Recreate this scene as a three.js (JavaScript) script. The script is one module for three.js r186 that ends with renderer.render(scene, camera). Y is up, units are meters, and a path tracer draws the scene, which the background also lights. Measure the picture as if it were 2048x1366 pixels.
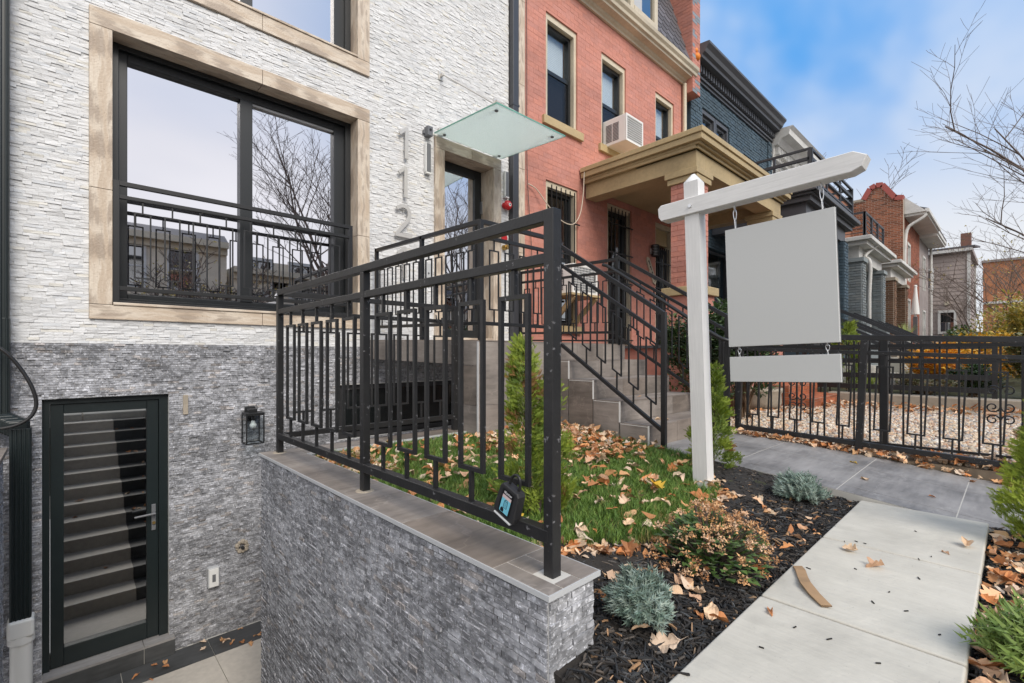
import * as THREE from 'three';
import { mergeGeometries } from 'three/addons/utils/BufferGeometryUtils.js';
import { RoundedBoxGeometry } from 'three/addons/geometries/RoundedBoxGeometry.js';
import { FontLoader } from 'three/addons/loaders/FontLoader.js';
import { TextGeometry } from 'three/addons/geometries/TextGeometry.js';

// ---------- camera, sky, sun, exposure ----------
// x runs along the street, z from the house fronts (z = 0) to the street, y up, metres
const scene = new THREE.Scene();
const camera = new THREE.PerspectiveCamera(71.32, 2048 / 1366, 0.05, 1500);
camera.position.set(0, 0.76, 4.95);
camera.lookAt(0.68755, 0.76, 4.95 - 0.72613);
camera.setViewOffset(2048, 1366, 0, -27, 2048, 1366);   // vertical shift of the lens
scene.add(camera);
const renderer = new THREE.WebGLRenderer({ antialias: true });
renderer.setSize(1024, 683);
renderer.toneMapping = THREE.LinearToneMapping;
renderer.toneMappingExposure = 1.98;
renderer.shadowMap.enabled = true;

const sun = new THREE.DirectionalLight(new THREE.Color(1, 0.93, 0.83), 1.5);
sun.position.set(-6, 30, 34);
sun.castShadow = true;
sun.shadow.radius = 60;
Object.assign(sun.shadow.camera, { left: -30, right: 45, top: 30, bottom: -30, near: 1, far: 140 });
scene.add(sun, sun.target);

// ---------- seeded random, noise ----------
function rng(s) { return () => { s |= 0; s = s + 0x6D2B79F5 | 0; let t = Math.imul(s ^ s >>> 15, 1 | s); t = t + Math.imul(t ^ t >>> 7, 61 | t) ^ t; return ((t ^ t >>> 14) >>> 0) / 4294967296; }; }
let rnd = rng(7);
const rr = (a, b) => a + (b - a) * rnd();
const pick = a => a[Math.floor(rnd() * a.length)];
const hsh = (x, y, s) => { let h = Math.imul(x, 374761393) ^ Math.imul(y, 668265263) ^ Math.imul(s, 974711); h = Math.imul(h ^ h >>> 13, 1274126177); return ((h ^ h >>> 16) >>> 0) / 4294967296; };
function vn(x, y, px, py, s) {
  const xi = Math.floor(x), yi = Math.floor(y), fx = x - xi, fy = y - yi;
  const a = fx * fx * (3 - 2 * fx), b = fy * fy * (3 - 2 * fy);
  const X0 = ((xi % px) + px) % px, X1 = (X0 + 1) % px, Y0 = ((yi % py) + py) % py, Y1 = (Y0 + 1) % py;
  return (hsh(X0, Y0, s) * (1 - a) + hsh(X1, Y0, s) * a) * (1 - b) + (hsh(X0, Y1, s) * (1 - a) + hsh(X1, Y1, s) * a) * b;
}
function fbm(u, v, px, py, oct, s) { let t = 0, w = 0.5, n = 0; for (let i = 0; i < oct; i++) { t += w * vn(u * px, v * py, px, py, s + i * 17); n += w; w *= 0.55; px *= 2; py *= 2; } return t / n; }
const sst = (a, b, x) => { x = Math.min(1, Math.max(0, (x - a) / (b - a))); return x * x * (3 - 2 * x); };
const mix = (a, b, t) => a + (b - a) * t;
const mix3 = (a, b, t) => [mix(a[0], b[0], t), mix(a[1], b[1], t), mix(a[2], b[2], t)];

// ---------- sky: pale thin cloud with a clearing towards the far end of the street ----------
{
  const W = 1024, H = 512, d = new Float32Array(W * H * 4);
  const gd = new THREE.Vector3(0.85, 0.5, -0.18).normalize();
  for (let j = 0; j < H; j++) for (let i = 0; i < W; i++) {
    const th = (j + 0.5) / H * Math.PI - Math.PI / 2, ph = (i + 0.5) / W * 2 * Math.PI;
    const y = Math.sin(th), x = Math.cos(th) * Math.cos(ph - Math.PI), z = Math.cos(th) * Math.sin(ph - Math.PI);
    const el = Math.max(0, y);
    const horizon = [0.42, 0.433, 0.458], blue = [0.062, 0.205, 0.445];
    let c = mix3(horizon, blue, sst(0.15, 0.50, el));
    const k = 1 / (el + 0.28), U = x * k * 0.22 + 0.5, V = z * k * 0.22 + 0.5;
    const n = fbm(U, V * 1.0, 5, 9, 6, 3), n2 = fbm(U + 0.3, V, 3, 5, 5, 41);
    const near = Math.max(0, x * gd.x + y * gd.y + z * gd.z);
    const cover = 1 - sst(0.15, 0.72, near);
    const wisp = sst(0.54, 0.78, n) * 0.5 + sst(0.6, 0.85, n2) * 0.08;
    const t = Math.min(1, wisp * (1 - cover) + cover * (0.62 + 0.6 * n));
    const cl = mix3(mix3([0.435, 0.445, 0.46], [0.47, 0.475, 0.485], sst(0.3, 0.7, n2)), mix3([0.56, 0.555, 0.575], [0.66, 0.65, 0.655], sst(0.3, 0.7, n2)), cover);
    c = mix3(c, cl, t * 0.96);
    const o = (j * W + i) * 4; d[o] = c[0]; d[o + 1] = c[1]; d[o + 2] = c[2]; d[o + 3] = 1;
  }
  const t = new THREE.DataTexture(d, W, H, THREE.RGBAFormat, THREE.FloatType);
  t.mapping = THREE.EquirectangularReflectionMapping; t.magFilter = THREE.LinearFilter; t.minFilter = THREE.LinearFilter; t.needsUpdate = true;
  scene.background = t; scene.environment = t;
}

// ---------- textures ----------
const enc = v => Math.round(255 * Math.min(1, Math.max(0, v <= 0.0031308 ? v * 12.92 : 1.055 * Math.pow(v, 1 / 2.4) - 0.055)));
function tex(n, metres, fn, linear = false, my = metres) {
  const d = new Uint8Array(n * n * 4);
  for (let j = 0; j < n; j++) for (let i = 0; i < n; i++) {
    const c = fn(i / n, j / n), o = (j * n + i) * 4;
    if (linear) { d[o] = d[o + 1] = d[o + 2] = Math.round(255 * Math.min(1, Math.max(0, c))); }
    else { d[o] = enc(c[0]); d[o + 1] = enc(c[1]); d[o + 2] = enc(c[2]); }
    d[o + 3] = 255;
  }
  const t = new THREE.DataTexture(d, n, n); t.wrapS = t.wrapT = THREE.RepeatWrapping; t.magFilter = THREE.LinearFilter; t.minFilter = THREE.LinearMipmapLinearFilter; t.generateMipmaps = true;
  if (!linear) t.colorSpace = THREE.SRGBColorSpace; t.repeat.set(1 / metres, 1 / my); t.needsUpdate = true; return t;
}
const g3 = v => [v, v, v];
const T = {
  stone: tex(1024, 0.9, (u, v) => { const a = fbm(u, v, 34, 46, 4, 1), b = fbm(u, v, 110, 130, 3, 9), c = fbm(u, v, 5, 7, 3, 21); let k = 0.24 + 0.40 * sst(0.3, 0.72, a * 0.62 + c * 0.4 - 0.02); if (b > 0.6) k += (b - 0.6) * 2.2; return [k, k * 0.995, k]; }),
  stoneB: tex(1024, 0.9, (u, v) => 0.55 * fbm(u, v, 26, 60, 4, 1) + 0.45 * fbm(u, v, 90, 160, 3, 9), true),
  wstone: tex(1024, 1.1, (u, v) => { const a = fbm(u, v, 20, 60, 4, 101), b = fbm(u, v, 4, 6, 3, 61); const k = 0.82 + 0.2 * a - 0.08 * sst(0.52, 0.8, b); return [k, k * 0.995, k * 0.985]; }),
  travV: tex(512, 0.8, (u, v) => trav(u, v, 26, 3)), travH: tex(512, 0.8, (u, v) => trav(v, u, 26, 3)),
  tile: tex(1024, 1.3, (u, v) => { const a = fbm(u, v, 4, 5, 6, 201), r = Math.abs(fbm(u, v, 3, 4, 6, 231) - 0.5), s = fbm(u, v, 9, 60, 4, 251); let k = 0.62 + 0.85 * (a - 0.5) + 0.3 * (s - 0.5); if (r < 0.012) k += 0.16 * (1 - r / 0.012); return [k, k * 0.985, k * 0.965]; }),
  conc: tex(1024, 1.2, (u, v) => { const a = fbm(u, v, 5, 5, 6, 301), b = fbm(u, v, 200, 14, 2, 331), p = vn(u * 220, v * 220, 220, 220, 341); const st = fbm(u, v, 3, 3, 5, 361); let k = 0.86 + 0.42 * (a - 0.5) + 0.09 * (b - 0.5) - 0.12 * sst(0.55, 0.75, st); if (p > 0.965) k *= 0.72; return [k, k * 0.98, k * 0.93]; }),
  mott: tex(512, 1.6, (u, v) => g3(0.86 + 0.38 * (fbm(u, v, 3, 4, 7, 401) - 0.5) + 0.16 * (fbm(u, v, 60, 60, 2, 431) - 0.5))),
  grain: tex(512, 0.7, (u, v) => g3(0.9 + 0.16 * (fbm(u, v, 6, 90, 4, 501) - 0.5) + 0.1 * (fbm(u, v, 5, 5, 4, 511) - 0.5))),
  grainV: tex(512, 0.7, (u, v) => g3(0.9 + 0.16 * (fbm(u, v, 90, 6, 4, 501) - 0.5) + 0.1 * (fbm(u, v, 5, 5, 4, 511) - 0.5))),
  iron: tex(512, 0.5, (u, v) => { const a = fbm(u, v, 8, 8, 5, 601), c = fbm(u, v, 34, 34, 3, 621); let k = 0.032 + 0.03 * a; if (c > 0.76 && fbm(u, v, 3, 4, 3, 641) > 0.56) k = 0.38; return [k, k, k * 1.01]; }),
  fine: tex(512, 0.35, (u, v) => fbm(u, v, 30, 30, 4, 701), true),
  rough: tex(512, 1.0, (u, v) => fbm(u, v, 16, 16, 6, 731), true),
  rain: tex(512, 0.35, (u, v) => { const w = vn(u * 44, v * 60, 44, 60, 761); return sst(0.35, 0.75, w) * 0.7 + 0.3 * fbm(u, v, 80, 80, 2, 771); }, true),
  soil: tex(512, 0.8, (u, v) => { const a = fbm(u, v, 14, 14, 5, 801); return [0.6 + 0.6 * (a - 0.5), 0.58 + 0.58 * (a - 0.5), 0.55 + 0.55 * (a - 0.5)]; }),
};
function trav(a, b, na, nb) {      // a across the veins, b along them
  const w = fbm(a, b, 5, 4, 4, 151) * 0.06, n = fbm(a + w, b, na, nb, 6, 131), m = fbm(a, b, 4, 3, 4, 171), h = vn(a * 130, b * 46, 130, 46, 181);
  let c = mix3([0.64, 0.525, 0.405], [0.82, 0.73, 0.61], sst(0.32, 0.62, n));
  c = mix3(c, [0.36, 0.28, 0.215], 0.7 * sst(0.53, 0.66, n * 0.5 + m * 0.55)); if (h > 0.94) c = mix3(c, [0.32, 0.25, 0.18], 0.55); return c;
}
// ---------- materials ----------
function M(rgb, rough = 0.7, o = {}) { const C = o.phys ? THREE.MeshPhysicalMaterial : THREE.MeshStandardMaterial; const q = { ...o }; delete q.phys; return new C({ color: new THREE.Color().setRGB(rgb[0], rgb[1], rgb[2]), roughness: rough, ...q }); }
const bump = (map, s) => ({ bumpMap: map, bumpScale: s });
const m = {
  grey: M([0.84, 0.855, 0.90], 0.85, { map: T.stone, vertexColors: true, ...bump(T.stoneB, 0.0025) }),
  white: M([0.80, 0.805, 0.815], 0.8, { map: T.wstone, vertexColors: true, ...bump(T.stoneB, 0.004) }),
  mortG: M([0.42, 0.42, 0.42], 0.95), mortW: M([0.55, 0.55, 0.54], 0.95),
  travV: M([0.82, 0.80, 0.785], 0.55, { map: T.travV, ...bump(T.fine, 0.002) }), travH: M([0.82, 0.80, 0.785], 0.55, { map: T.travH, ...bump(T.fine, 0.002) }),
  tile: M([0.385, 0.34, 0.31], 0.5, { map: T.tile, ...bump(T.rough, 0.002) }), tileG: M([0.42, 0.41, 0.41], 0.5, { map: T.tile, ...bump(T.rough, 0.002) }),
  tileD: M([0.10, 0.105, 0.11], 0.45, { map: T.tile }), beige: M([0.62, 0.57, 0.50], 0.5, { map: T.mott }),
  grout: M([0.55, 0.53, 0.49], 0.95),
  conc: M([0.60, 0.585, 0.545], 0.9, { map: T.conc, ...bump(T.rough, 0.004) }), kerb: M([0.42, 0.37, 0.31], 0.9, { map: T.conc, ...bump(T.rough, 0.006) }),
  iron: M([0.36, 0.36, 0.38], 0.4, { map: T.iron, ...bump(T.fine, 0.0006) }), ironS: M([0.014, 0.0145, 0.016], 0.42),
  alu: M([0.016, 0.0185, 0.021], 0.36), spout: M([0.010, 0.0175, 0.019], 0.4, { map: T.mott }), spoutG: M([0.05, 0.052, 0.06], 0.4),
  glass: M([0.72, 0.72, 0.755], 0.012, { metalness: 1 }), glassD: M([0.012, 0.014, 0.015], 0.06), glassB: M([0.33, 0.34, 0.35], 0.02, { metalness: 1 }),
  pane: M([0.9, 0.93, 0.94], 0.02, { phys: true, transmission: 1, thickness: 0, ior: 1.5 }), screen: M([0.36, 0.36, 0.38], 0.3, { phys: true, transmission: 1, thickness: 0, ior: 1.4 }),
  canopy: M([0.92, 0.995, 0.965], 0.85, { phys: true, transmission: 0.9, thickness: 0, ior: 1.45, ...bump(T.rain, 0.02) }), edge: M([0.30, 0.62, 0.52], 0.15, { phys: true, transmission: 0.5, thickness: 0 }),
  steel: M([0.56, 0.54, 0.51], 0.42, { metalness: 0.4 }), galv: M([0.66, 0.67, 0.68], 0.3, { metalness: 0.9 }), brass: M([0.5, 0.34, 0.12], 0.35, { metalness: 0.9 }),
  red: M([0.55, 0.02, 0.025], 0.35), pvc: M([0.78, 0.78, 0.76], 0.4), grey2: M([0.14, 0.145, 0.155], 0.5), ltgrey: M([0.48, 0.49, 0.50], 0.5),
  wood: M([0.80, 0.795, 0.785], 0.6, { map: T.grain, ...bump(T.grain, 0.004) }), woodV: M([0.80, 0.795, 0.785], 0.6, { map: T.grainV, ...bump(T.grainV, 0.004) }), panel: M([0.55, 0.56, 0.555], 0.6),
  brickR: M([0.61, 0.265, 0.205], 0.75, { map: T.mott, vertexColors: true, ...bump(T.rough, 0.005) }), brickRb: M([0.61, 0.265, 0.205], 0.85, { map: T.mott }),
  brickB: M([0.068, 0.108, 0.14], 0.7, { map: T.mott, vertexColors: true, ...bump(T.rough, 0.005) }), tile2: M([0.345, 0.295, 0.26], 0.5, { map: T.tile, ...bump(T.rough, 0.002) }), tile3: M([0.43, 0.385, 0.355], 0.5, { map: T.tile, ...bump(T.rough, 0.002) }),
  brickBb: M([0.055, 0.088, 0.115], 0.85),
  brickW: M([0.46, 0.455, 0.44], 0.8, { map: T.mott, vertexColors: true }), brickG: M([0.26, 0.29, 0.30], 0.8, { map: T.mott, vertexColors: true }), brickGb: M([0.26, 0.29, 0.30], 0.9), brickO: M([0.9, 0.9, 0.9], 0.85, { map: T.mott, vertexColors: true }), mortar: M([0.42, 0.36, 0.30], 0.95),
  cream: M([0.66, 0.58, 0.44], 0.5, { map: T.mott }), tan: M([0.50, 0.38, 0.20], 0.55, { map: T.mott }), tanL: M([0.52, 0.40, 0.215], 0.55, { map: T.mott }),
  slate: M([0.11, 0.105, 0.115], 0.65, { map: T.mott }), charc: M([0.085, 0.088, 0.098], 0.5), charcD: M([0.04, 0.042, 0.048], 0.5), whiteP: M([0.70, 0.69, 0.66], 0.5, { map: T.mott }),
  copper: M([0.33, 0.075, 0.06], 0.6), mauve: M([0.42, 0.345, 0.31], 0.7, { map: T.mott }), mauveD: M([0.33, 0.28, 0.265], 0.7, { map: T.mott }), orange: M([0.50, 0.21, 0.10], 0.85, { map: T.mott }), dark: M([0.02, 0.02, 0.022], 0.7), blind: M([0.72, 0.73, 0.75], 0.6),
  soil: M([0.045, 0.039, 0.035], 0.95, { map: T.soil, ...bump(T.rough, 0.02) }), turf: M([0.07, 0.075, 0.03], 0.95, { map: T.soil }), gravelB: M([0.40, 0.33, 0.25], 0.95, { map: T.soil }), asphalt: M([0.055, 0.055, 0.057], 0.9, { map: T.soil }), dirt: M([0.16, 0.12, 0.08], 0.95, { map: T.soil }),
  vc: M([1, 1, 1], 0.75, { vertexColors: true }), leafM: M([1, 1, 1], 0.7, { phys: true, vertexColors: true, transmission: 0.35, thickness: 0 }), bark: M([0.11, 0.085, 0.07], 0.9, { map: T.soil }), twig: M([0.13, 0.10, 0.085], 0.9), card: M([0.42, 0.27, 0.15], 0.85, { map: T.mott }), cable: M([0.013, 0.013, 0.014], 0.4), cordW: M([0.6, 0.52, 0.42], 0.6),
};
// ---------- builders ----------
const V = (x, y, z) => new THREE.Vector3(x, y, z);
const taken = {};
const numbered = n => { const k = taken[n] = (taken[n] ?? -1) + 1; return k ? n + '_' + String(k).padStart(3, '0') : n; };
function tag(o, label, category, group) { o.userData.label = label; o.userData.category = category; if (group) o.userData.group = group; return o; }
function mesh(name, geo, mat) { const o = new THREE.Mesh(geo, mat); o.name = name; o.castShadow = o.receiveShadow = true; return o; }
function part(p, name, geo, mat, label) { const o = mesh(name, geo, mat); p.add(o); if (label) o.userData.label = label; return o; }
function thing(name, label, category, pos = [0, 0, 0], group) { const o = new THREE.Group(); o.name = numbered(name); o.position.set(...pos); scene.add(o); return tag(o, label, category, group); }
function solo(name, label, category, geo, mat, group) { const o = mesh(numbered(name), geo, mat); scene.add(o); return tag(o, label, category, group); }
function struct(name, geo, mat) { const o = mesh(name, geo, mat); o.userData.kind = 'structure'; scene.add(o); return o; }
function flat(g) { g = g.index ? g.toNonIndexed() : g; for (const k of Object.keys(g.attributes)) if (!['position', 'normal', 'uv', 'color'].includes(k)) g.deleteAttribute(k); g.clearGroups(); return g; }
function boxUV(g) {       // texture coordinates in metres on the dominant plane of each triangle
  const p = g.attributes.position, n = p.count, uv = new Float32Array(n * 2), a = V(), b = V(), c = V();
  for (let i = 0; i < n; i += 3) {
    a.fromBufferAttribute(p, i); b.fromBufferAttribute(p, i + 1); c.fromBufferAttribute(p, i + 2);
    const q = b.clone().sub(a).cross(c.clone().sub(a)), x = Math.abs(q.x), y = Math.abs(q.y), z = Math.abs(q.z);
    [a, b, c].forEach((w, k) => { const o = (i + k) * 2; if (z >= x && z >= y) { uv[o] = w.x; uv[o + 1] = w.y; } else if (x >= y) { uv[o] = w.z; uv[o + 1] = w.y; } else { uv[o] = w.x; uv[o + 1] = w.z; } });
  }
  g.setAttribute('uv', new THREE.BufferAttribute(uv, 2)); return g;
}
class MB {
  constructor() { this.g = []; }
  add(g, mat) { g = flat(g); if (mat) g.applyMatrix4(mat); g.deleteAttribute('color'); this.g.push(g); return this; }
  box(x0, x1, y0, y1, z0, z1) { const g = new THREE.BoxGeometry(x1 - x0, y1 - y0, z1 - z0); g.translate((x0 + x1) / 2, (y0 + y1) / 2, (z0 + z1) / 2); return this.add(g); }
  rbox(x0, x1, y0, y1, z0, z1, r) { const g = new RoundedBoxGeometry(x1 - x0, y1 - y0, z1 - z0, 1, r); g.translate((x0 + x1) / 2, (y0 + y1) / 2, (z0 + z1) / 2); return this.add(g); }
  bar(a, b, w, h, r = 0) {     // w across (horizontal), h in the plane of the bar and the vertical
    const d = b.clone().sub(a), L = d.length(); d.normalize();
    let up = Math.abs(d.y) > 0.99 ? (this.side ? this.side.clone() : V(0, 0, 1)) : V(0, 1, 0); const s = d.clone().cross(up).normalize(); up = s.clone().cross(d).normalize();
    const g = r ? new RoundedBoxGeometry(L, h, w, 1, r) : new THREE.BoxGeometry(L, h, w); const mt = new THREE.Matrix4().makeBasis(d, up, s); mt.setPosition(a.clone().add(b).multiplyScalar(0.5)); return this.add(g, mt);
  }
  cyl(a, b, r0, r1 = r0, n = 10) { const d = b.clone().sub(a), L = d.length(); const g = new THREE.CylinderGeometry(r1, r0, L, n, 1); const mt = new THREE.Matrix4().makeRotationFromQuaternion(new THREE.Quaternion().setFromUnitVectors(V(0, 1, 0), d.normalize())); mt.setPosition(a.clone().add(b).multiplyScalar(0.5)); return this.add(g, mt); }
  tube(pts, r, n = 6, seg) { const c = new THREE.CatmullRomCurve3(pts); return this.add(new THREE.TubeGeometry(c, seg || pts.length * 6, r, n, false)); }
  prism(pts, d, mat) { const s = new THREE.Shape(pts.map(p => new THREE.Vector2(p[0], p[1]))); return this.add(new THREE.ExtrudeGeometry(s, { depth: d, bevelEnabled: false }), mat); }
  geo() { return boxUV(mergeGeometries(this.g)); }
}
const B = (...a) => new MB().box(...a).geo();
const RB = (...a) => new MB().rbox(...a).geo();
// a profile [[out, up] ...] run along x from x0 to x1, at height y and front plane z
function mould(x0, x1, y, z, prof) { const mt = new THREE.Matrix4().makeBasis(V(0, 0, 1), V(0, 1, 0), V(-1, 0, 0)); mt.setPosition(x1, y, z); return new MB().prism(prof, x1 - x0, mt); }
// same along z from z0 to z1; out points to -x
function mouldZ(z0, z1, y, x, prof, sgn = -1) { const mt = new THREE.Matrix4().makeBasis(V(sgn, 0, 0), V(0, 1, 0), V(0, 0, sgn)); mt.setPosition(x, y, sgn < 0 ? z1 : z0); return new MB().prism(prof, z1 - z0, mt); }
const camP = V(0, 0.76, 4.95);
// Masonry units laid in courses on a frame (o origin, u along, v up, n out). holes: [u0,u1,v0,v1].
function masonry(parent, name, mat, o, u, v, n, W, H, holes, q) {
  const list = []; let row = 0;
  for (let y = 0; y < H - 0.004; row++) {
    const h = q.h * (q.vh ? rr(1 - q.vh, 1 + q.vh) : 1), y1 = Math.min(H, y + h);
    let iv = [[0, W]];
    for (const [a, b, c, d] of holes) if (y1 > c + 0.004 && y < d - 0.004) iv = iv.flatMap(([s, e]) => (b <= s || a >= e) ? [[s, e]] : [[s, Math.min(e, a)], [Math.max(s, b), e]].filter(([p, r]) => r - p > 0.012));
    for (const [s, e] of iv) {
      let x = s; let first = q.bond ? (row % 2 ? 0.5 : 1) : rnd();
      while (x < e - 0.006) {
        let L = q.bond ? q.l : rr(q.l0, q.l1); if (first !== null) { L *= q.bond ? first : 0.4 + 0.6 * first; first = null; }
        let x1 = x + L; if (e - x1 < (q.bond ? q.l * 0.25 : q.l0 * 0.6)) x1 = e;
        list.push([x, x1, y, y1]); x = x1;
      }
    }
    y = y1;
  }
  const j = q.j / 2, items = list.map(([x0, x1, y0, y1]) => {
    const c = o.clone().addScaledVector(u, (x0 + x1) / 2).addScaledVector(v, (y0 + y1) / 2);
    return { x0: x0 + j, x1: x1 - j, y0: y0 + j, y1: y1 - j, dist: c.distanceTo(camP), d: rr(q.d0, q.d1), col: q.col(c) };
  });
  items.forEach((k, i) => k.i = i);
  const order = [...items].sort((a, b) => a.dist - b.dist), own = new Set(order.slice(0, q.own ?? 300).map(k => k.i));
  const put = (k, P, N, C) => {
    const w = q.rag || 0, P3 = (x, y, z) => [o.x + u.x * x + v.x * y + n.x * z, o.y + u.y * x + v.y * y + n.y * z, o.z + u.z * x + v.z * y + n.z * z];
    const f = [[k.x0, k.y0], [k.x1, k.y0], [k.x1, k.y1], [k.x0, k.y1]].map(([x, y]) => P3(x + rr(-w, w) * 0.2, y + rr(-w, w) * 0.25, k.d + rr(-w, w)));
    const b = [[k.x0, k.y0], [k.x1, k.y0], [k.x1, k.y1], [k.x0, k.y1]].map(([x, y]) => P3(x, y, -0.004));
    const tri = (A, Bq, D) => { const e1 = [Bq[0] - A[0], Bq[1] - A[1], Bq[2] - A[2]], e2 = [D[0] - A[0], D[1] - A[1], D[2] - A[2]]; let nx = e1[1] * e2[2] - e1[2] * e2[1], ny = e1[2] * e2[0] - e1[0] * e2[2], nz = e1[0] * e2[1] - e1[1] * e2[0]; const l = Math.hypot(nx, ny, nz) || 1; nx /= l; ny /= l; nz /= l; P.push(...A, ...Bq, ...D); for (let t = 0; t < 3; t++) { N.push(nx, ny, nz); C.push(...k.col); } };
    tri(f[0], f[1], f[2]); tri(f[0], f[2], f[3]);
    for (let t = 0; t < 4; t++) { const s = (t + 1) % 4; tri(b[t], b[s], f[s]); tri(b[t], f[s], f[t]); }
  };
  const fin = (P, N, C) => { const g = new THREE.BufferGeometry(); g.setAttribute('position', new THREE.Float32BufferAttribute(P, 3)); g.setAttribute('normal', new THREE.Float32BufferAttribute(N, 3)); g.setAttribute('color', new THREE.Float32BufferAttribute(C, 3)); return boxUV(g); };
  const P = [], N = [], C = [];
  for (const k of items) { if (own.has(k.i)) { const p = [], nn = [], c = []; put(k, p, nn, c); part(parent, name, fin(p, nn, c), mat); } else put(k, P, N, C); }
  if (P.length) { const r = part(parent, name + '_field', fin(P, N, C), mat); r.userData.kind = 'stuff'; }
  return items.length;
}
const gcol = k => [k, k, k];
const ledgerG = { h: 0.0185, vh: 0.1, l0: 0.035, l1: 0.085, j: 0.0022, d0: 0.002, d1: 0.008, rag: 0.0022, col: () => { const k = rr(0.62, 1.0) * (rnd() < 0.1 ? 1.2 : 1), w = rnd() < 0.06 ? 0.08 : 0; return [k * (1 + w), k, k * (1.01 - w)]; } };
const ledgerW = { h: 0.022, vh: 0.1, l0: 0.045, l1: 0.11, j: 0.001, d0: 0.003, d1: 0.011, rag: 0.003, col: () => { const k = rr(0.9, 1.0), t = rnd(); return t < 0.05 ? [k, k * 0.97, k * 0.90] : t < 0.13 ? [k * 0.9, k * 0.915, k * 0.935] : [k, k, k]; } };
const X_ = V(1, 0, 0), Y_ = V(0, 1, 0), Z_ = V(0, 0, 1);
// wall slab in the plane of x and y with openings, front face at z
function wallSlab(x0, x1, y0, y1, z, d, holes) { const s = new THREE.Shape([[x0, y0], [x1, y0], [x1, y1], [x0, y1]].map(p => new THREE.Vector2(...p))); for (const [a, b, c, e] of holes) { const h = new THREE.Path([[a, c], [b, c], [b, e], [a, e]].map(p => new THREE.Vector2(...p))); s.holes.push(h); } const g = flat(new THREE.ExtrudeGeometry(s, { depth: d, bevelEnabled: false })); g.translate(0, 0, z - d); return boxUV(g); }
// open railing in the vertical plane from A to B (feet). rails [h, size], posts [t, h0, h1, size], loops [t, halfwidth]
function railing(p, A, Bp, q) {
  const L = Bp.clone().sub(A), len = Math.hypot(L.x, L.z), P = (t, h) => A.clone().lerp(Bp, t).add(V(0, h, 0)), side = V(L.z, 0, -L.x).normalize();
  const r = q.round ?? 0;
  const mk = () => { const b = new MB(); b.side = side; return b; };
  for (const [h, s, nm, t0 = 0, t1 = 1] of q.rails) part(p, nm || 'rail', mk().bar(P(t0, h), P(t1, h), s, s, r).geo(), q.mat);
  for (const [t, h0, h1, s] of q.posts) part(p, 'post', mk().bar(P(t, h0), P(t, h1), s, s, r).geo(), q.mat);
  const [lb, lt, sb, stp, bs] = q.loop || [];
  for (const [t, w] of q.loops || []) {
    const dt = w / len, b = mk(), a0 = P(t - dt, lb), a1 = P(t - dt, lt), b0 = P(t + dt, lb), b1 = P(t + dt, lt), e = bs / 2;
    b.bar(a0.clone().add(V(0, -e, 0)), a1.clone().add(V(0, e, 0)), bs, bs).bar(b0.clone().add(V(0, -e, 0)), b1.clone().add(V(0, e, 0)), bs, bs).bar(a0, b0, bs * 0.98, bs).bar(a1, b1, bs * 0.98, bs).bar(P(t, sb), P(t, lb), bs, bs).bar(P(t, lt), P(t, stp), bs, bs);
    part(p, 'baluster', b.geo(), q.mat);
  }
}
const even = (a, b, n, w) => Array.from({ length: n }, (_, i) => [a + (b - a) * (i + 0.5) / n, w]);
// ================= the setting =================
const gy = z => z < 1.9 ? 0.065 : z < 3.6 ? mix(0.065, -0.03, (z - 1.9) / 1.7) : z < 4.3 ? mix(-0.03, -0.125, (z - 3.6) / 0.7) : mix(-0.125, -0.18, Math.min(1, (z - 4.3) / 1.2));
const wy = z => z < 2.9 ? 0 : z < 3.6 ? mix(0, -0.03, (z - 2.9) / 0.7) : z < 4.31 ? mix(-0.03, -0.085, (z - 3.6) / 0.71) : mix(-0.085, -0.146, Math.min(1.9, (z - 4.31) / 0.54));
{
  const s = new THREE.Shape([[-400, -400], [400, -400], [400, 400], [-400, 400]].map(p => new THREE.Vector2(...p)));
  s.holes.push(new THREE.Path([[-0.6, 0.6], [4.8, 0.6], [4.8, -1.72], [1.1, -1.72], [1.1, -4.2], [-0.6, -4.2]].map(p => new THREE.Vector2(...p))));
  const g = flat(new THREE.ShapeGeometry(s)); g.rotateX(-Math.PI / 2); g.translate(0, -0.42, 0); struct('ground', boxUV(g), m.dirt);
}
function patch(name, x0, x1, z0, z1, f, mat, amp, nx = 24, nz = 24) {
  const P = [], N = (x, z) => f(x, z) + amp * (fbm(x * 0.13 + 3, z * 0.13 + 3, 40, 40, 3, 5) - 0.5), q = (a, b, c, d) => P.push(...a, ...b, ...c, ...a, ...c, ...d);
  const at = (i, j) => { const x = mix(x0, x1, i / nx), z = mix(z0, z1, j / nz); return [x, N(x, z), z]; };
  for (let i = 0; i < nx; i++) for (let j = 0; j < nz; j++) q(at(i, j), at(i, j + 1), at(i + 1, j + 1), at(i + 1, j));
  const dn = p => [p[0], -0.45, p[2]];
  for (let i = 0; i < nx; i++) { q(dn(at(i, nz)), dn(at(i + 1, nz)), at(i + 1, nz), at(i, nz)); q(at(i, 0), at(i + 1, 0), dn(at(i + 1, 0)), dn(at(i, 0))); }
  for (let j = 0; j < nz; j++) { q(dn(at(0, j)), dn(at(0, j + 1)), at(0, j + 1), at(0, j)); q(at(nx, j), at(nx, j + 1), dn(at(nx, j + 1)), dn(at(nx, j))); }
  const g = new THREE.BufferGeometry(); g.setAttribute('position', new THREE.Float32BufferAttribute(P, 3)); g.computeVertexNormals(); return struct(name, boxUV(g), mat);
}
patch('lawn', 1.15, 3.5, 1.55, 3.86, (x, z) => gy(z), m.turf, 0.03);
patch('mulch_bed', 0.98, 3.5, 3.86, 4.32, (x, z) => gy(z) - 0.012, m.soil, 0.03);
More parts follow.
